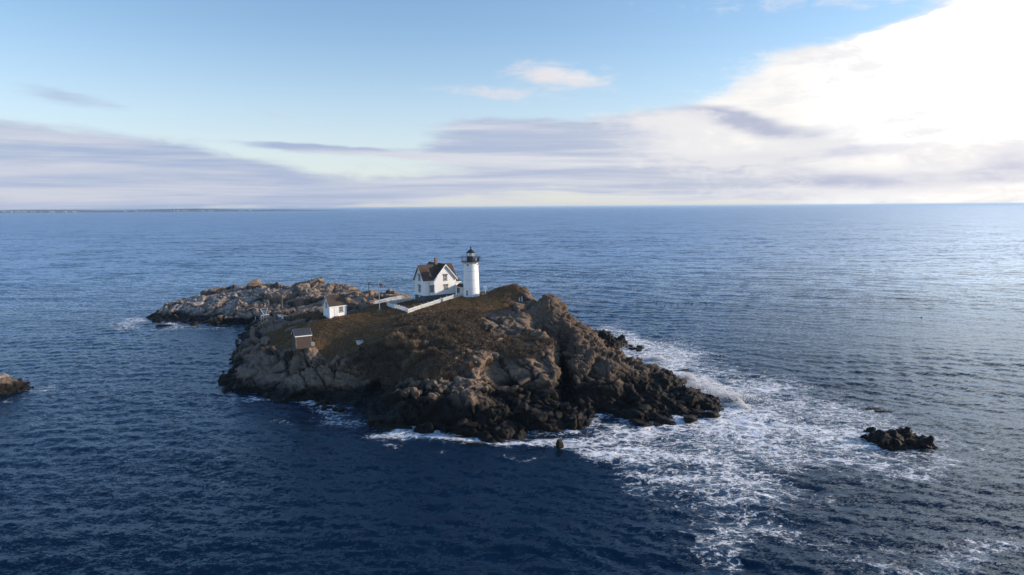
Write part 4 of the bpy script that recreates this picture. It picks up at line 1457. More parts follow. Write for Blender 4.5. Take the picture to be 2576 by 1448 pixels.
def build_boathouse():
    b = aty(829.5, 796.5, 164.5)
    rz = R(43)
    L, D, E, RG = 4.6, 3.2, 2.45, 4.75
    root = gable_hut('boathouse', 'small white wooden boathouse with steep dark brown roof on the lawn', 'boathouse', b, rz, L, D, E, RG, M_CLAP, M_ROOF2, .16, M_WHITE)
    d = MB(); d.box(1.35, 2.15, -.05, .01, .05, 2.15); do = d.build('door', M_DOOR, root)
    f = MB(); f.box(1.27, 1.35, -.06, .0, .0, 2.23); f.box(2.15, 2.23, -.06, .0, .0, 2.23); f.box(1.35, 2.15, -.06, .0, 2.15, 2.23); f.build('door_frame', M_WHITE, do)
    h = MB(); h.ball((2.06, -.09, 1.05), .045, 8, 6); h.build('handle', M_DARKMET, do)
    s = MB(); s.box(1.3, 2.2, -.45, -.05, -.35, -.08); s.build('doorstep', M_POLE, root)
    make_window(root, 'front', 3.15, 0, .75, .95, 1.45, hood=False, tw=.09)
    make_window(root, 'left', 0, 1.5, 2.05, .36, 1.3, hood=False, tw=.08, cols=1)
    for u in (-.012, L - .10):
        c = MB(); c.box(u, u + .112, -.02, .0, -.3, E); c.build('corner_board', M_WHITE, root)
    return root


build_boathouse()


def build_oil_house():
    b = aty(744.5, 870, 140.0)
    root = gable_hut('oil_house', 'small brick storage hut with dark slate roof near the left cliff edge', 'hut', b, R(31), 3.2, 2.9, 2.0, 3.2, M_BRICK, M_SLATE, .16, M_WHITE)
    c = MB()
    for u in (-.01, 3.12):
        c = MB(); c.box(u, u + .09, -.025, .0, -.3, 2.0); c.build('corner_quoin', M_CONC, root)
    d = MB(); d.box(3.2, 3.24, .9, 1.8, .0, 1.85); do = d.build('door', M_DOOR, root)
    s = MB(); s.box(3.3, 4.1, .6, 1.6, -.6, .1); s.build('doorstep', M_CONC, root)
    return root


build_oil_house()


def build_cistern():
    p = gpt(905, 864); p.z = ground_smooth(p.x, p.y)
    root = empty('well_box', p, R(20)); root.scale = (.8, .8, .8)
    tag(root, 'small flared white box with a wooden lid standing on the open grass', 'box')
    def fr(r0, r1, z0, z1, mb):
        v = [(-r0, -r0, z0), (r0, -r0, z0), (r0, r0, z0), (-r0, r0, z0), (-r1, -r1, z1), (r1, -r1, z1), (r1, r1, z1), (-r1, r1, z1)]
        mb.add(v, [(3, 2, 1, 0), (4, 5, 6, 7), (0, 1, 5, 4), (1, 2, 6, 5), (2, 3, 7, 6), (3, 0, 4, 7)])
    m_ = MB(); fr(.68, .90, -.3, .55, m_); m_.build('body', M_WHITE, root)
    m_ = MB(); fr(.96, 1.02, .555, .64, m_); fr(.98, .5, .645, .72, m_); m_.build('lid', M_CONC, root)
    m_ = MB(); m_.box(-.12, .12, -.70, -.52, .02, .22); m_.build('drain', M_DARKMET, root)
    p = gpt(908, 853); p.z = ground(p.x, p.y)
    t = MB(); t.bar((-.45, 0, .1), (.45, .1, .14), .16, .10); t.bar((-.3, -.05, .0), (-.3, .1, .08), .1); t.bar((.3, 0, .02), (.3, .16, .1), .1)
    o = t.build('timber_plank', M_POLE); o.location = p
    tag(o, 'short weathered plank lying on blocks behind the white box', 'plank')


build_cistern()


def build_signal_box():
    p = gpt(1221, 741); p.z = ground_smooth(p.x, p.y)
    root = empty('fog_signal', p, R(10))
    tag(root, 'white fog signal box on a thin post, right of the lighthouse tower', 'signal box')
    m_ = MB(); m_.box(-.85, .85, -.5, .5, -.5, .16); m_.build('concrete_slab', M_CONC, root)
    m_ = MB(); m_.tube([(.0, 0, .16), (0, 0, 1.15)], .07, 8); m_.build('post', M_WHITE, root)
    m_ = MB(); m_.box(-.36, .36, -.28, .28, 1.15, 1.9); m_.box(-.42, .42, -.34, .34, 1.9, 1.96); m_.build('housing', M_WHITE, root)
    m_ = MB()
    for k in range(4): m_.box(-.28, .28, -.30, -.28, 1.25 + k * .15, 1.33 + k * .15)
    m_.build('louvre', M_DOOR, root)
    for px, py, h, lab in ((1307, 757, .75, 'short white pointed marker stake beside the right-hand crag'), (1313.5, 759, 1.35, 'tall white pointed marker stake beside the right-hand crag')):
        q = gpt(px, py)
        m_ = MB(); m_.add([(-.14, -.06, -.3), (.14, -.06, -.3), (.14, .06, -.3), (-.14, .06, -.3), (-.10, -.05, h), (.0, -.05, h), (.0, .05, h), (-.10, .05, h)],
                          [(3, 2, 1, 0), (4, 5, 6, 7), (0, 1, 5, 4), (1, 2, 6, 5), (2, 3, 7, 6), (3, 0, 4, 7)])
        o = m_.build('marker_stake', M_WHITE); o.location = q
        tag(o, lab, 'stake')


build_signal_box()


def build_poles():
    tops = []
    for (px, py, h, lab, box) in ((929, 770, 6.2, 'weathered utility pole with crossarm behind the flagpole', False),
                                  (711, 800, 6.6, 'weathered utility pole with crossarm and white boxes by the far cove', True)):
        p = gpt(px, py); p.z = ground_smooth(p.x, p.y)
        root = empty('utility_pole', p)
        tag(root, lab, 'utility pole', 'utility poles on the island')
        m_ = MB(); m_.tube([(0, 0, -.6), (.03, 0, h)], [.14, .09], 10); m_.build('pole', M_POLE, root)
        m_ = MB(); m_.bar((-.75, .12, h - .35), (.8, .12, h - .35), .10, .12); ca = m_.build('crossarm', M_POLE, root)
        for x in (-.65, .0, .7):
            m_ = MB(); m_.lathe([(.05, h - .29), (.08, h - .22), (.06, h - .12), (.03, h - .08)], 8, (x, .12)); m_.build('insulator', M_WHITE, ca)
        if box:
            m_ = MB(); m_.box(-.95, -.30, -.5, .0, .25, .75); m_.build('switch_box', M_WHITE, root)
            m_ = MB(); m_.lathe([(.28, -.3), (.28, .55), (.2, .62)], 14, (.12, -.42)); m_.build('transformer_can', M_DOOR, root)
        else:
            m_ = MB(); m_.bar((.1, -.3, .25), (1.3, -.2, .1), .16, .16); m_.build('anchor_timber', M_POLE, root)
        tops.append([p + Vector((x, .12, h - .08)) for x in (-.65, .7)])
    far = [aty(300, 858 - 4, 205.0), aty(300, 862, 204.0)]
    for i in range(2):
        a, b, c = tops[0][i], tops[1][i], far[i]
        for (s, e, sag, lab) in ((a, b, .8, ['near power line strung between the two utility poles', 'far power line strung between the two utility poles'][i]),
                                 (b, c, 2.0, ['upper power line running from the cove pole out over the water', 'lower power line running from the cove pole out over the water'][i])):
            pts = []
            for k in range(25):
                t = k / 24
                q = s.lerp(e, t); q.z -= sag * 4 * t * (1 - t); pts.append(q)
            m_ = MB(); m_.tube(pts, .032, 5)
            o = m_.build('power_line', M_WIRE)
            tag(o, lab, 'cable', 'power lines')
    # anchor stake and guy wire on the saddle
    p = gpt(755, 793); q = gpt(738, 784)
    m_ = MB(); m_.tube([p + Vector((0, 0, -.1)), q + Vector((0, 0, 1.6))], .06, 6)
    o = m_.build('guy_pole', M_POLE); tag(o, 'pale leaning timber pole propped between boulders behind the big rock slab', 'pole')


build_poles()


def build_tram():
    p = gpt(667, 801); p.z += .1
    root = empty('landing_frame', p, R(12))
    tag(root, 'white timber landing frame perched on pale boulders by the cove', 'frame')
    m_ = MB(); s = .09
    m_.bar((-1.3, 0, .7), (-.2, 0, .9), 1.3, .08); m_.bar((-.2, 0, .9), (1.2, 0, 1.0), 1.3, .08); m_.build('platform', M_WHITE, root)
    m_ = MB()
    for x in (-1.2, -.4, .4, 1.1):
        for y in (-.6, .6): m_.bar((x, y, -.9), (x, y, .75), s)
    m_.bar((-1.2, -.62, -.4), (1.1, -.62, .6), s); m_.build('trestle', M_WHITE, root)
    m_ = MB()
    m_.bar((-.3, -.3, 1.0), (-1.3, -.3, 3.0), s); m_.bar((.3, -.3, 1.0), (.9, -.3, 3.2), s); m_.bar((-1.35, -.3, 2.95), (.95, -.3, 3.2), s); m_.bar((-.9, -.3, 2.2), (.62, -.3, 2.3), s); m_.bar((-.6, -.3, 1.6), (.45, -.3, 1.65), s)
    m_.bar((-.3, .3, 1.0), (-1.3, .3, 3.0), s); m_.bar((.3, .3, 1.0), (.9, .3, 3.2), s)
    m_.build('ladder_frame', M_WHITE, root)
    q = gpt(643, 805); m_ = MB(); m_.tube([(0, 0, -.3), (0, 0, 1.0)], .12, 8); m_.ball((0, 0, 1.02), .13, 8, 6)
    o = m_.build('mooring_post', M_WHITE); o.location = q; tag(o, 'short white mooring post at the cove edge left of the landing frame', 'post')


build_tram()

# ------------------------------------------------------------------ boulders and loose rocks
def rock_mesh(seed, planes=11, squash=(1, .8, .7), rough=.06, sub=3):
    r_ = random.Random(seed)
    bm = bmesh.new()
    bmesh.ops.create_icosphere(bm, subdivisions=sub, radius=1.0)
    ns = []
    for _ in range(planes):
        n = Vector((r_.gauss(0, 1), r_.gauss(0, 1), r_.gauss(0, 1))).normalized()
        ns.append((n, r_.uniform(.52, .86)))
    ns += [(Vector((1, 0, 0)), .74), (Vector((-1, .1, 0)).normalized(), .72), (Vector((0, 1, .15)).normalized(), .7), (Vector((0, -1, 0)), .68), (Vector((.1, 0, 1)).normalized(), .66)]
    P = np.array([v.co[:] for v in bm.verts])
    for n, d in ns:
        h = P @ np.array(n) - d
        P = P - np.outer(np.maximum(h, 0) * .97, np.array(n))
    nz = fbm(P * 1.6 + seed * 9.1, 3, 200 + seed)
    nz2 = fbm(P * 4.5 + seed * 3.1, 2, 300 + seed)
    P = P * (1 + rough * 2.2 * nz + rough * nz2)[:, None] * np.array(squash)
    for v, p in zip(bm.verts, P): v.co = p
    me = bpy.data.meshes.new('boulder_shape')
    bm.to_mesh(me); bm.free()
    return me


ROCKS = [rock_mesh(i, 9 + i % 4, (1, random.uniform(.7, .95), random.uniform(.6, .85))) for i in range(9)]
for me in ROCKS: me.materials.append(M_BOULDER)
WETS = [rock_mesh(20 + i, 9, (1, random.uniform(.65, .9), random.uniform(.42, .6)), .08) for i in range(6)]
for me in WETS: me.materials.append(M_WET)
TALL = [rock_mesh(40 + i, 8, (.72, .66, 1.15), .05) for i in range(3)]
for me in TALL: me.materials.append(M_BOULDER)


def put_rock(me, name, p, size, label, group=None, cat='boulder', flat=.35, rot=None, scale=None):
    o = bpy.data.objects.new(name, me); COL.objects.link(o)
    o.location = p
    o.rotation_euler = rot or (random.uniform(-flat, flat), random.uniform(-flat, flat), random.uniform(0, 6.28))
    o.scale = scale or (size, size * random.uniform(.8, 1.15), size * random.uniform(.8, 1.1))
    tag(o, label, cat, group)
    return o


def in_px(poly):
    xs = [p[0] for p in poly]; ys = [p[1] for p in poly]
    while True:
        x, y = random.uniform(min(xs), max(xs)), random.uniform(min(ys), max(ys))
        if inpoly(np.array([x]), np.array([y]), poly)[0]: return x, y


def rock_field(poly, n, s0, s1, label, group, meshes=ROCKS, name='boulder', sink=.2, sea=False, pw=2.0):
    for _ in range(n):
        x, y = in_px(poly)
        s = s0 + (s1 - s0) * random.random() ** pw
        if sea:
            q = atz(x, y, .1); p = Vector((q[0], q[1], random.uniform(-.15, .25) * s))
            g_ = ground(p.x, p.y)
            if g_ > .8: p.z = g_ + .1 * s
        else:
            loc, nor = hit(x, y)
            if loc is None: continue
            p = loc + Vector((0, 0, s * (.5 - sink)))
        put_rock(random.choice(meshes), name, p, s, label, group)


rock_field([(1330, 968), (1418, 958), (1440, 1025), (1425, 1072), (1335, 1072), (1255, 1030), (1265, 985)], 46, .45, 1.75, 'angular brown granite boulder in the heap at the foot of the blocky cliff', 'boulders heaped below the blocky cliff')
rock_field([(1005, 965), (1110, 970), (1110, 1000), (1060, 1030), (1000, 1025), (985, 990)], 30, .4, 1.35, 'grey-brown boulder in the jumble below the brush slope, above the dark shore', 'boulders jumbled below the brush slope')
rock_field([(1110, 965), (1240, 955), (1250, 985), (1170, 1000), (1100, 990)], 16, .4, 1.2, 'grey boulder lying on the ledge behind the tall front rock', 'boulders on the ledge behind the front rock')
rock_field([(1140, 885), (1185, 868), (1225, 855), (1240, 872), (1215, 900), (1185, 930), (1150, 940), (1120, 935)], 34, .3, .85, 'small pale grey rock scattered through the brush of the middle slope', 'pale rocks scattered in the brush', pw=1.5)
rock_field([(590, 752), (640, 742), (720, 752), (735, 775), (700, 790), (640, 785), (600, 775)], 45, .3, .85, 'small sunlit tan boulder in the rubble across the far spit', 'rubble boulders on the far spit', pw=1.6)
rock_field([(850, 735), (900, 738), (960, 742), (1030, 748), (1020, 756), (960, 752), (905, 768), (855, 768)], 17, .6, 1.7, 'sunlit tan boulder on the ridge behind the boathouse and flagpole', 'boulders on the ridge behind the buildings', pw=1.3)
rock_field([(895, 955), (960, 955), (965, 985), (900, 990)], 22, .2, .55, 'small dark stone in the scree of the shaded gully', 'stones in the shaded gully scree')
rock_field([(770, 1016), (850, 1018), (920, 1034), (925, 1052), (880, 1040), (780, 1026)], 13, .6, 1.6, 'round black wet boulder awash in the surf left of the main cliff', 'black boulders in the surf on the left', WETS, 'sea_rock', sea=True)
rock_field([(930, 1072), (1020, 1082), (1100, 1082), (1200, 1100), (1290, 1096), (1400, 1082), (1480, 1074), (1480, 1068), (1380, 1072), (1200, 1090), (1000, 1072)], 18, .7, 1.9, 'black wet boulder at the foot of the front cliff, washed by foam', 'black boulders along the front waterline', WETS, 'sea_rock', sea=True)
rock_field([(1560, 1040), (1640, 1045), (1720, 1030), (1790, 1020), (1850, 1030), (1800, 1050), (1720, 1068), (1640, 1072), (1580, 1062)], 36, .8, 2.2, 'low dark wet rock on the surf-washed point at the right end of the island', 'dark wet rocks on the right point', WETS, 'sea_rock', sea=True)
rock_field([(1705, 975), (1760, 985), (1795, 1010), (1790, 1030), (1720, 1025), (1700, 1000)], 16, 1.1, 2.4, 'large black rock stepping down to the surf at the right point', 'large black rocks above the right point', WETS, 'sea_rock', sea=True)
rock_field([(1578, 868), (1605, 866), (1640, 880), (1650, 886), (1610, 886), (1585, 880)], 9, .7, 1.8, 'small dark rock in the white surf behind the right crag', 'dark rocks in the surf behind the crag', WETS, 'sea_rock', sea=True)
rock_field([(380, 800), (450, 806), (540, 815), (620, 818), (620, 824), (540, 822), (450, 816), (385, 808)], 16, .9, 2.4, 'dark wet boulder along the near waterline of the far spit', 'dark boulders along the spit waterline', WETS, 'sea_rock', sea=True)


def sea_stack(px, py, me, sc, rot, label, z=0.0, cat='rock', name='sea_rock'):
    q = atz(px, py, 0)
    put_rock(me, name, Vector((q[0], q[1], z)), 1, label, None, cat, rot=rot, scale=sc)


sea_stack(1408, 1128, TALL[0], (1.05, .9, 1.35), (.0, .08, .5), 'upright brown rock standing alone in the foam in front of the cliff', .35)
sea_stack(1196, 1120, ROCKS[3], (1.55, 1.1, .8), (.0, .0, .2), 'low rounded brown rock awash just off the tall front rock', -.05)
sea_stack(1163, 1101, WETS[1], (1.9, 1.0, .9), (.2, .15, .4), 'black wedge-shaped rock leaning out of the foam below the front cliff', -.1)
sea_stack(383, 803, WETS[2], (1.9, 1.4, 1.3), (0, 0, .3), 'black rock at the tip of the far spit, nearest the left surf', .1)
sea_stack(417, 821, WETS[0], (3.6, 2.0, 1.6), (0, 0, .2), 'broad round black rock in the surf off the front of the far spit', .0)
sea_stack(2200, 1028, WETS[3], (2.4, .9, .6), (0, 0, .1), 'thin black ledge just breaking the surface beyond the reef, farther left', -.1)
sea_stack(2222, 1036, WETS[4], (2.1, .9, .6), (0, 0, -.1), 'thin black ledge just breaking the surface beyond the reef, farther right', -.1)
sea_stack(1715, 932, WETS[5], (2.6, 1.2, .8), (0, 0, .3), 'flat dark rock in the surf beyond the right cliff end', -.1)


def ground_rock(px, py, me, sc, rot, label, lift=.0, cat='rock', name='boulder', slab=False):
    for dy in range(0, 40, 3):
        loc, n = hit(px, py + dy)
        if loc is not None: break
    put_rock(me, name, loc + Vector((0, 0, lift)), 1, label, None, cat, rot=rot, scale=sc)


ground_rock(640, 719, ROCKS[0], (3.2, 2.2, 2.5), (.05, -.15, .4), 'big square boulder perched on the skyline of the far spit', 1.1, 'boulder')
ground_rock(1386, 972, ROCKS[2], (1.15, 1.0, 1.2), (.1, .2, .6), 'pale square block perched at the top right of the boulder heap', .6, 'boulder')
ground_rock(1385, 998, ROCKS[5], (2.1, 1.7, 1.9), (.1, .1, .2), 'largest rounded boulder on the right of the heap below the blocky cliff', .4, 'boulder')
ground_rock(1290, 985, ROCKS[7], (1.7, .95, 1.0), (.1, -.5, .3), 'long tilted boulder at the left of the heap below the blocky cliff', .4, 'boulder')
ground_rock(1318, 965, ROCKS[1], (1.6, .9, .9), (.0, -.3, .5), 'long grey boulder leaning against the foot of the blocky cliff', .4, 'boulder')
ground_rock(762, 808, ROCKS[4], (4.6, 3.4, 1.7), (-.15, -.1, .4), 'large smooth grey rock slab rising from the grass behind the brick hut', -.3)
ground_rock(735, 826, ROCKS[6], (2.6, 2.0, 1.0), (-.2, -.1, .9), 'grey cracked rock shelf below the big slab, left of the brick hut', -.2)
ground_rock(797, 801, ROCKS[8], (1.5, 1.0, .7), (-.1, .1, .2), 'flat grey rock in the grass at the left corner of the boathouse', -.1)
ground_rock(1075, 787, ROCKS[2], (1.5, 1.2, .9), (-.3, -.2, .4), 'left half of the split grey rock in the grass below the picket fence', -.1)
ground_rock(1091, 788, ROCKS[5], (1.0, 1.2, .9), (-.3, .35, .8), 'right half of the split grey rock in the grass below the picket fence', -.1)
ground_rock(968, 826, ROCKS[3], (1.5, 1.0, .45), (-.1, -.25, .7), 'thin grey rock flush with the lawn above the white box', -.1)
ground_rock(948, 832, ROCKS[0], (.7, .5, .35), (-.1, -.2, .4), 'small grey rock flush with the lawn above the white box', -.05)
ground_rock(1071, 872, TALL[1], (1.25, 1.0, 1.15), (-.1, .1, .3), 'pale rounded rock standing out of the dark brush', .3)
ground_rock(1256, 860, ROCKS[4], (1.7, 1.4, 1.2), (-.1, .1, .9), 'pale double boulder at the top of the grassy shelf', .2, 'boulder')
ground_rock(1284, 770, ROCKS[1], (1.7, 1.5, 1.6), (0, .1, .2), 'warm brown boulder on top of the outcrop below the marker stakes, left of the pair', .5, 'boulder')
ground_rock(1308, 775, ROCKS[5], (2.2, 1.8, 1.7), (0, .25, .7), 'warm brown boulder on top of the outcrop below the marker stakes, right of the pair', .4, 'boulder')
ground_rock(1320, 722, ROCKS[6], (1.5, 1.3, 1.2), (0, .1, .7), 'pale grey boulder set in the front of the grassy knob by the tower', -.1, 'boulder')
ground_rock(760, 882, ROCKS[7], (.8, .6, 1.0), (.0, .2, .3), 'small tan rock just below the brick hut, left of the pair', .2)
ground_rock(778, 884, ROCKS[8], (.9, .7, .9), (.0, .1, 1.3), 'small tan rock just below the brick hut, right of the pair', .2)
ground_rock(742, 935, TALL[2], (1.2, 1.1, 2.2), (.15, .35, .4), 'tall tan slab leaning upright against the left cliff face', .4)
ground_rock(1190, 1018, TALL[0], (2.4, 2.0, 2.6), (-.1, .05, .9), 'tall rounded brown rock at the front of the island above the surf', -.6)
ground_rock(957, 1062, WETS[2], (2.8, 2.2, 3.0), (.0, .1, .3), 'large black wet rock at the left foot of the front cliff', .2)


# ------------------------------------------------------------------ dry grass, brush, shrubs
def veg_material(name, dark, mid, tip):
    m_, g, b = principled(name)
    pos = g.new('ShaderNodeNewGeometry').outputs['Position']
    n1 = g.noise(pos, .45, 4, .6); n2 = g.noise(pos, 3.0, 3, .6)
    c = g.mix(g.smooth(n1, .35, .65), dark, mid)
    c = g.mix(g.smooth(n2, .48, .72), c, tip)
    g.l.new(c, b.inputs['Base Color'])
    b.inputs['Roughness'].default_value = .9
    b.inputs['Specular IOR Level'].default_value = .12
    return m_


M_GRASS = veg_material('dry grass blades', (.115, .072, .030), (.17, .105, .048), (.27, .175, .09))
M_BRUSH = veg_material('bare brown brush', (.075, .055, .038), (.145, .107, .074), (.25, .185, .128))
M_SHRUB = veg_material('pale bare twigs', (.15, .108, .070), (.24, .175, .115), (.34, .25, .17))


def blades(name, P, N3, h, w, lean, mat, up=.9):
    """P (n,3) roots; each root gets thin upright triangles"""
    n = len(P)
    th = rng.uniform(0, 2 * np.pi, n); ln = rng.normal(0, lean, (n, 2)) + np.array([-.25, -.05])
    hh = h * rng.uniform(.5, 1.3, n)
    dx = np.stack([np.cos(th), np.sin(th), 0 * th], 1) * (w * rng.uniform(.6, 1.3, n))[:, None]
    tip = P + np.stack([ln[:, 0] * hh, ln[:, 1] * hh, hh], 1)
    V = np.stack([P - dx, P + dx, tip], 1).reshape(-1, 3)
    F = np.arange(n * 3).reshape(n, 3)
    return V, F


def scatter(mask, count, nz=.35):
    area_w = mask * (IN[:, 2] > nz)
    p = area_w / area_w.sum()
    idx = rng.choice(len(IV), count, p=p)
    return IV[idx] + rng.uniform(-.14, .14, (count, 3)) * np.array([1, 1, 0])


vis = (IV[:, 1] < 196)
Pg = scatter(np.clip(IG - IB, 0, 1) * vis, 90000)
in_house = np.zeros(len(Pg), bool)
loc_u = (Pg[:, 0] - HX) * EU.x + (Pg[:, 1] - HY) * EU.y; loc_v = (Pg[:, 0] - HX) * EV.x + (Pg[:, 1] - HY) * EV.y
in_house |= (loc_u > -.1) & (loc_u < 12) & (loc_v > -.1) & (loc_v < 8.1)
in_house |= np.hypot(Pg[:, 0] - TX, Pg[:, 1] - TY) < 2.3
Pg = Pg[~in_house]
patch = fbm(Pg * np.array([.22, .22, .0]), 3, 400)
V, F = blades('g', Pg - np.array([0, 0, .05]), None, .26 + 0.0 * len(Pg), .05, .45, None)
o = np_mesh('dry_grass', V, F, M_GRASS); tag(o, 'short dry olive-brown grass covering the top of the island', 'grass', kind='stuff')

# brush: low clumps of twiggy faces with gaps between them
Bc = scatter(IB * vis, 5200, .2)
keep = fbm(Bc * np.array([.30, .30, .1]), 3, 401) > -.28
Bc = Bc[keep]
K = 46
rad_b = rng.uniform(.26, .68, len(Bc)) * (1 + .5 * fbm(Bc * .2, 2, 402))
dirs = rng.normal(0, 1, (len(Bc), K, 3)); dirs /= np.linalg.norm(dirs, axis=2, keepdims=True)
rr = rng.uniform(.35, 1.0, (len(Bc), K, 1)) ** .6
C3 = Bc[:, None, :] + dirs * rr * rad_b[:, None, None] * np.array([1, 1, .85]) + np.array([0, 0, .25])
C3 = C3.reshape(-1, 3)
t1 = dirs.reshape(-1, 3) + rng.normal(0, .5, (len(C3), 3)) + np.array([0, 0, .5]); t1 /= np.linalg.norm(t1, axis=1, keepdims=True)
t2 = rng.normal(0, 1, (len(C3), 3)); t2 -= (t2 * t1).sum(1, keepdims=True) * t1; t2 /= np.linalg.norm(t2, axis=1, keepdims=True)
L_ = rng.uniform(.14, .34, (len(C3), 1)); W_ = rng.uniform(.025, .06, (len(C3), 1))
V = np.stack([C3 - t1 * L_ - t2 * W_, C3 - t1 * L_ + t2 * W_, C3 + t1 * L_], 1).reshape(-1, 3)
o = np_mesh('brush', V, np.arange(len(V)).reshape(-1, 3), M_BRUSH); tag(o, 'dense leafless brown brush covering the front slope of the island', 'brush', kind='stuff')


def shrub_meshes(seed, R_, n=900):
    r2 = np.random.default_rng(seed)
    # stems fan out of the root; twigs thicken towards the rounded top
    a = r2.uniform(0, 2 * np.pi, n); el = np.arccos(r2.uniform(.05, 1, n)); q = r2.uniform(.35, 1, n) ** .5
    d = np.stack([np.sin(el) * np.cos(a), np.sin(el) * np.sin(a), np.cos(el)], 1)
    lump = 1 + .25 * np.sin(3 * a + seed) * np.sin(el * 2)
    C = d * (q * R_ * lump)[:, None] * np.array([1, 1, 1.05])
    t = d + r2.normal(0, .35, (n, 3)) + np.array([0, 0, .35]); t /= np.linalg.norm(t, axis=1, keepdims=True)
    u = r2.normal(0, 1, (n, 3)); u -= (u * t).sum(1, keepdims=True) * t; u /= np.linalg.norm(u, axis=1, keepdims=True)
    L = r2.uniform(.10, .30, (n, 1)) * R_; Wd = r2.uniform(.016, .036, (n, 1)) * max(R_, .8)
    V = np.stack([C - t * L - u * Wd, C - t * L + u * Wd, C + t * L], 1).reshape(-1, 3)
    st = MB()
    for k in range(14):
        aa = r2.uniform(0, 6.28); e2 = r2.uniform(.1, 1.2)
        tip = Vector((math.sin(e2) * math.cos(aa), math.sin(e2) * math.sin(aa), math.cos(e2))) * R_ * .8
        st.tube([(0, 0, -.2), tip * .5 + Vector((0, 0, .1)), tip], [.04, .025, .01], 5)
    return V, st


SHR = []
for sd in range(3):
    V, st = shrub_meshes(60 + sd, 1.0, 2600)
    root = empty('shrub', (0, 0, -50))
    tw = np_mesh('twigs', V, np.arange(len(V)).reshape(-1, 3), M_SHRUB if sd < 2 else M_BRUSH); tw.parent = root
    st.build('stems', M_POLE if False else M_BRUSH, root)
    SHR.append(root)
used = set()
for i, (px, py, s_, k, lab, grp) in enumerate([
        (1000, 868, 2.3, 0, 'tallest pale round leafless shrub at the edge of the lawn', None),
        (1042, 880, 1.8, 1, 'pale bushy leafless shrub just right of the tallest round one', None),
        (1052, 905, 1.7, 1, 'tangled pale shrub low on the shaded brush slope', 'tangled shrubs on the brush slope'),
        (1030, 925, 1.6, 0, 'tangled pale shrub low on the shaded brush slope', 'tangled shrubs on the brush slope'),
        (1090, 895, 1.5, 2, 'dark tangled shrub in the middle of the brush slope', 'dark shrubs on the brush slope'),
        (1120, 865, 1.4, 2, 'dark tangled shrub in the middle of the brush slope', 'dark shrubs on the brush slope'),
        (1150, 835, 1.3, 2, 'dark tangled shrub in the middle of the brush slope', 'dark shrubs on the brush slope'),
        (1110, 830, 1.2, 1, 'low pale shrub below the split grey rock', 'low pale shrubs under the fence'),
        (1060, 835, 1.2, 1, 'low pale shrub below the split grey rock', 'low pale shrubs under the fence'),
        (985, 905, 1.5, 2, 'dark shrub hanging over the shaded gully', 'dark shrubs over the gully'),
        (940, 900, 1.4, 2, 'dark shrub hanging over the shaded gully', 'dark shrubs over the gully'),
        (900, 905, 1.3, 2, 'dark shrub hanging over the shaded gully', 'dark shrubs over the gully'),
        (1180, 925, 1.1, 0, 'small brown shrub growing against the left of the blocky cliff', 'shrubs beside the blocky cliff'),
        (1225, 915, 1.2, 0, 'small brown shrub growing against the left of the blocky cliff', 'shrubs beside the blocky cliff'),
        (1130, 950, 1.1, 2, 'small dark shrub just above the shore boulders', None)]):
    loc, n = hit(px, py)
    if k in used: o = copy_tree(SHR[k])
    else: o = SHR[k]; used.add(k)
    o.location = loc + Vector((0, 0, -.2)); o.rotation_euler = (0, 0, i * 1.7); o.scale = (s_, s_, s_ * random.uniform(.85, 1.1))
    tag(o, lab, 'shrub', grp)


# ------------------------------------------------------------------ spray thrown up by the surf
def build_spray():
    C = []
    def plume(px, py, w, h, n, lean=-.2):
        x, y = atz(px, py)
        t = rng.uniform(0, 1, n) ** 1.6
        a = rng.normal(0, 1, n) * w * (.35 + .65 * (1 - t)); b_ = rng.normal(0, .9, n)
        lob = .55 + .45 * np.sin(a * 2.1 + px) * np.sin(a * .9 + py)
        C.append(np.stack([x + a + lean * t * h, y + b_ - .25 * a, t * h * lob * np.exp(-(a / (1.9 * w)) ** 2) + rng.normal(0, .08, n)], 1))
    plume(1800, 996, 4.2, 4.0, 2400); plume(1835, 1003, 3.4, 3.2, 1800); plume(1765, 975, 2.9, 2.7, 1200); plume(1735, 955, 1.6, 2.0, 2200)
    plume(1868, 1026, 1.0, 1.8, 1600); plume(1575, 868, 2.2, 1.5, 1800); plume(1545, 890, 1.2, 1.2, 800); plume(1660, 905, 1.8, 1.2, 1400); plume(430, 818, 2.0, .8, 500)
    P = np.concatenate(C); n = len(P)
    r_ = rng.uniform(.03, .085, n) * np.clip(1.4 - P[:, 2] / 6, .4, 1.4)
    d = np.array([[1, 1, 1], [1, -1, -1], [-1, 1, -1], [-1, -1, 1]]) / 1.7
    V = (P[:, None, :] + d[None] * r_[:, None, None]).reshape(-1, 3)
    b = np.arange(n)[:, None] * 4
    F = np.concatenate([b + np.array(t)[None] for t in ((0, 1, 2), (0, 3, 1), (0, 2, 3), (1, 3, 2))])
    m_, g, bs = principled('sea spray droplets')
    df = g.new('ShaderNodeBsdfDiffuse'); df.inputs['Color'].default_value = (.93, .94, .95, 1)
    tr = g.new('ShaderNodeBsdfTranslucent'); tr.inputs['Color'].default_value = (.93, .94, .95, 1)
    mx = g.new('ShaderNodeMixShader'); mx.inputs[0].default_value = .5
    g.l.new(df.outputs[0], mx.inputs[1]); g.l.new(tr.outputs[0], mx.inputs[2])
    g.l.new(mx.outputs[0], g.n['Material Output'].inputs['Surface']); g.n.remove(bs)
    o = np_mesh('sea_spray', V, F, m_)
    tag(o, 'white sea spray bursting up where waves break on the right side of the island', 'spray', kind='stuff')


build_spray()


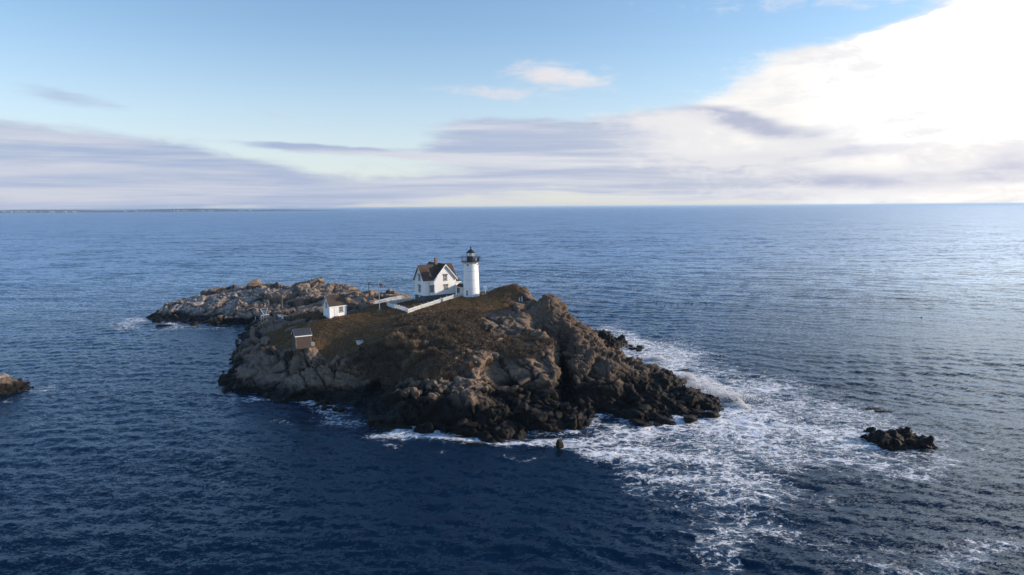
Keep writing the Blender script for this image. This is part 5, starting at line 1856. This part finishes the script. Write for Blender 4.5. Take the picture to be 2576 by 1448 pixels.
# ------------------------------------------------------------------ far coast and birds
def build_coast():
    Y0 = 9000.0
    ang = np.linspace(math.atan((-700 - CX) / FPX), math.atan((815 - CX) / FPX), 420)
    x = np.tan(ang) * Y0
    t = np.linspace(0, 1, len(x))
    env = np.clip((1 - t) * 9, 0, 1)
    h = (14 + 20 * (fbm(np.stack([x * .0011, 0 * x, 0 * x], 1), 4, 500) + .5) + 7 * fbm(np.stack([x * .012, 0 * x, 0 * x], 1), 3, 501)) * env + 2
    prof = [(-160, .15), (-60, .35), (0, 1.0), (500, 1.1), (1500, .6)]
    V = np.concatenate([np.stack([x, np.full_like(x, Y0 + d), h * k], 1) for d, k in [(-200, 0)] + prof])
    n = len(x); F = []
    for i in range(len(prof)):
        a = np.arange(n - 1) + i * n
        F.append(np.stack([a, a + 1, a + 1 + n, a + n], 1))
    m_, g, b = principled('wooded far shore')
    pos = g.new('ShaderNodeNewGeometry').outputs['Position']
    c = g.mix(g.noise(pos, .01, 5, .6), (.03, .04, .028), (.10, .085, .06))
    g.l.new(c, b.inputs['Base Color']); b.inputs['Roughness'].default_value = 1
    o = np_mesh('far_coast', V, np.concatenate(F), m_); tag(o, kind='structure')
    mb = MB()
    for _ in range(170):
        i = int(rng.integers(20, n - 60)); s = rng.uniform(5, 13)
        if math.sin(i * .13) + math.sin(i * .047) < -.3: continue
        xx = x[i] + rng.uniform(-8, 8); z = h[i] * .25; y = Y0 - 110
        mb.box(xx - s, xx + s, y - 6, y + 6, z - 4, z + s * .55)
        mb.prism([(xx - s, y - 7, z + s * .55 + .1), (xx + s, y - 7, z + s * .55 + .1), (xx, y - 7, z + s * .95)], (0, 14, 0))
    o = mb.build('far_town', M_WHITE); tag(o, 'hazy line of tiny white seaside houses along the distant shore at left', 'town', kind='stuff')


build_coast()


def build_birds():
    b = MB(); b.ball((0, 0, .05), .30, 10, 6, 1.5, .7, .55); body = b
    b.tube([(.28, 0, .12), (.42, 0, .32), (.52, 0, .40)], [.10, .06, .07], 6)
    me = None
    for i, (px, py) in enumerate([(1651, 763), (1654, 759), (1652, 766), (1672, 770), (1675, 763), (1690, 766), (1705, 767), (1725, 766), (1732, 762), (1738, 767), (1742, 764), (1762, 764), (1775, 763), (1778, 770), (1795, 768), (2318, 800)]):
        x, y = atz(px, py)
        if me is None:
            o = body.build('sea_duck', M_BIRD, None, True); me = o.data
        else:
            o = bpy.data.objects.new('sea_duck', me); COL.objects.link(o)
        o.location = (x, y, .12); o.rotation_euler = (0, 0, i * 2.1); o.scale = (.85, .85, .85)
        tag(o, 'tiny dark sea duck floating in the loose raft beyond the right crag' if px < 2000 else 'lone dark sea duck far out on the bright water at right', 'bird', 'sea ducks floating beyond the crag' if px < 2000 else None)


build_birds()


# ------------------------------------------------------------------ sea air
def build_haze():
    mb = MB(); mb.box(-30000, 30000, -200, 51000, -6, 46)
    m_ = bpy.data.materials.new('sea air'); m_.use_nodes = True
    g = NG(m_.node_tree); g.n.remove(g.n['Principled BSDF'])
    v = g.new('ShaderNodeVolumePrincipled')
    v.inputs['Color'].default_value = (.50, .72, 1.0, 1); v.inputs['Density'].default_value = 5.5e-5; v.inputs['Anisotropy'].default_value = .2
    g.l.new(v.outputs[0], g.n['Material Output'].inputs['Volume'])
    o = mb.build('haze', m_); tag(o, 'thin blue sea haze over the water towards the horizon', 'haze', kind='stuff')


build_haze()
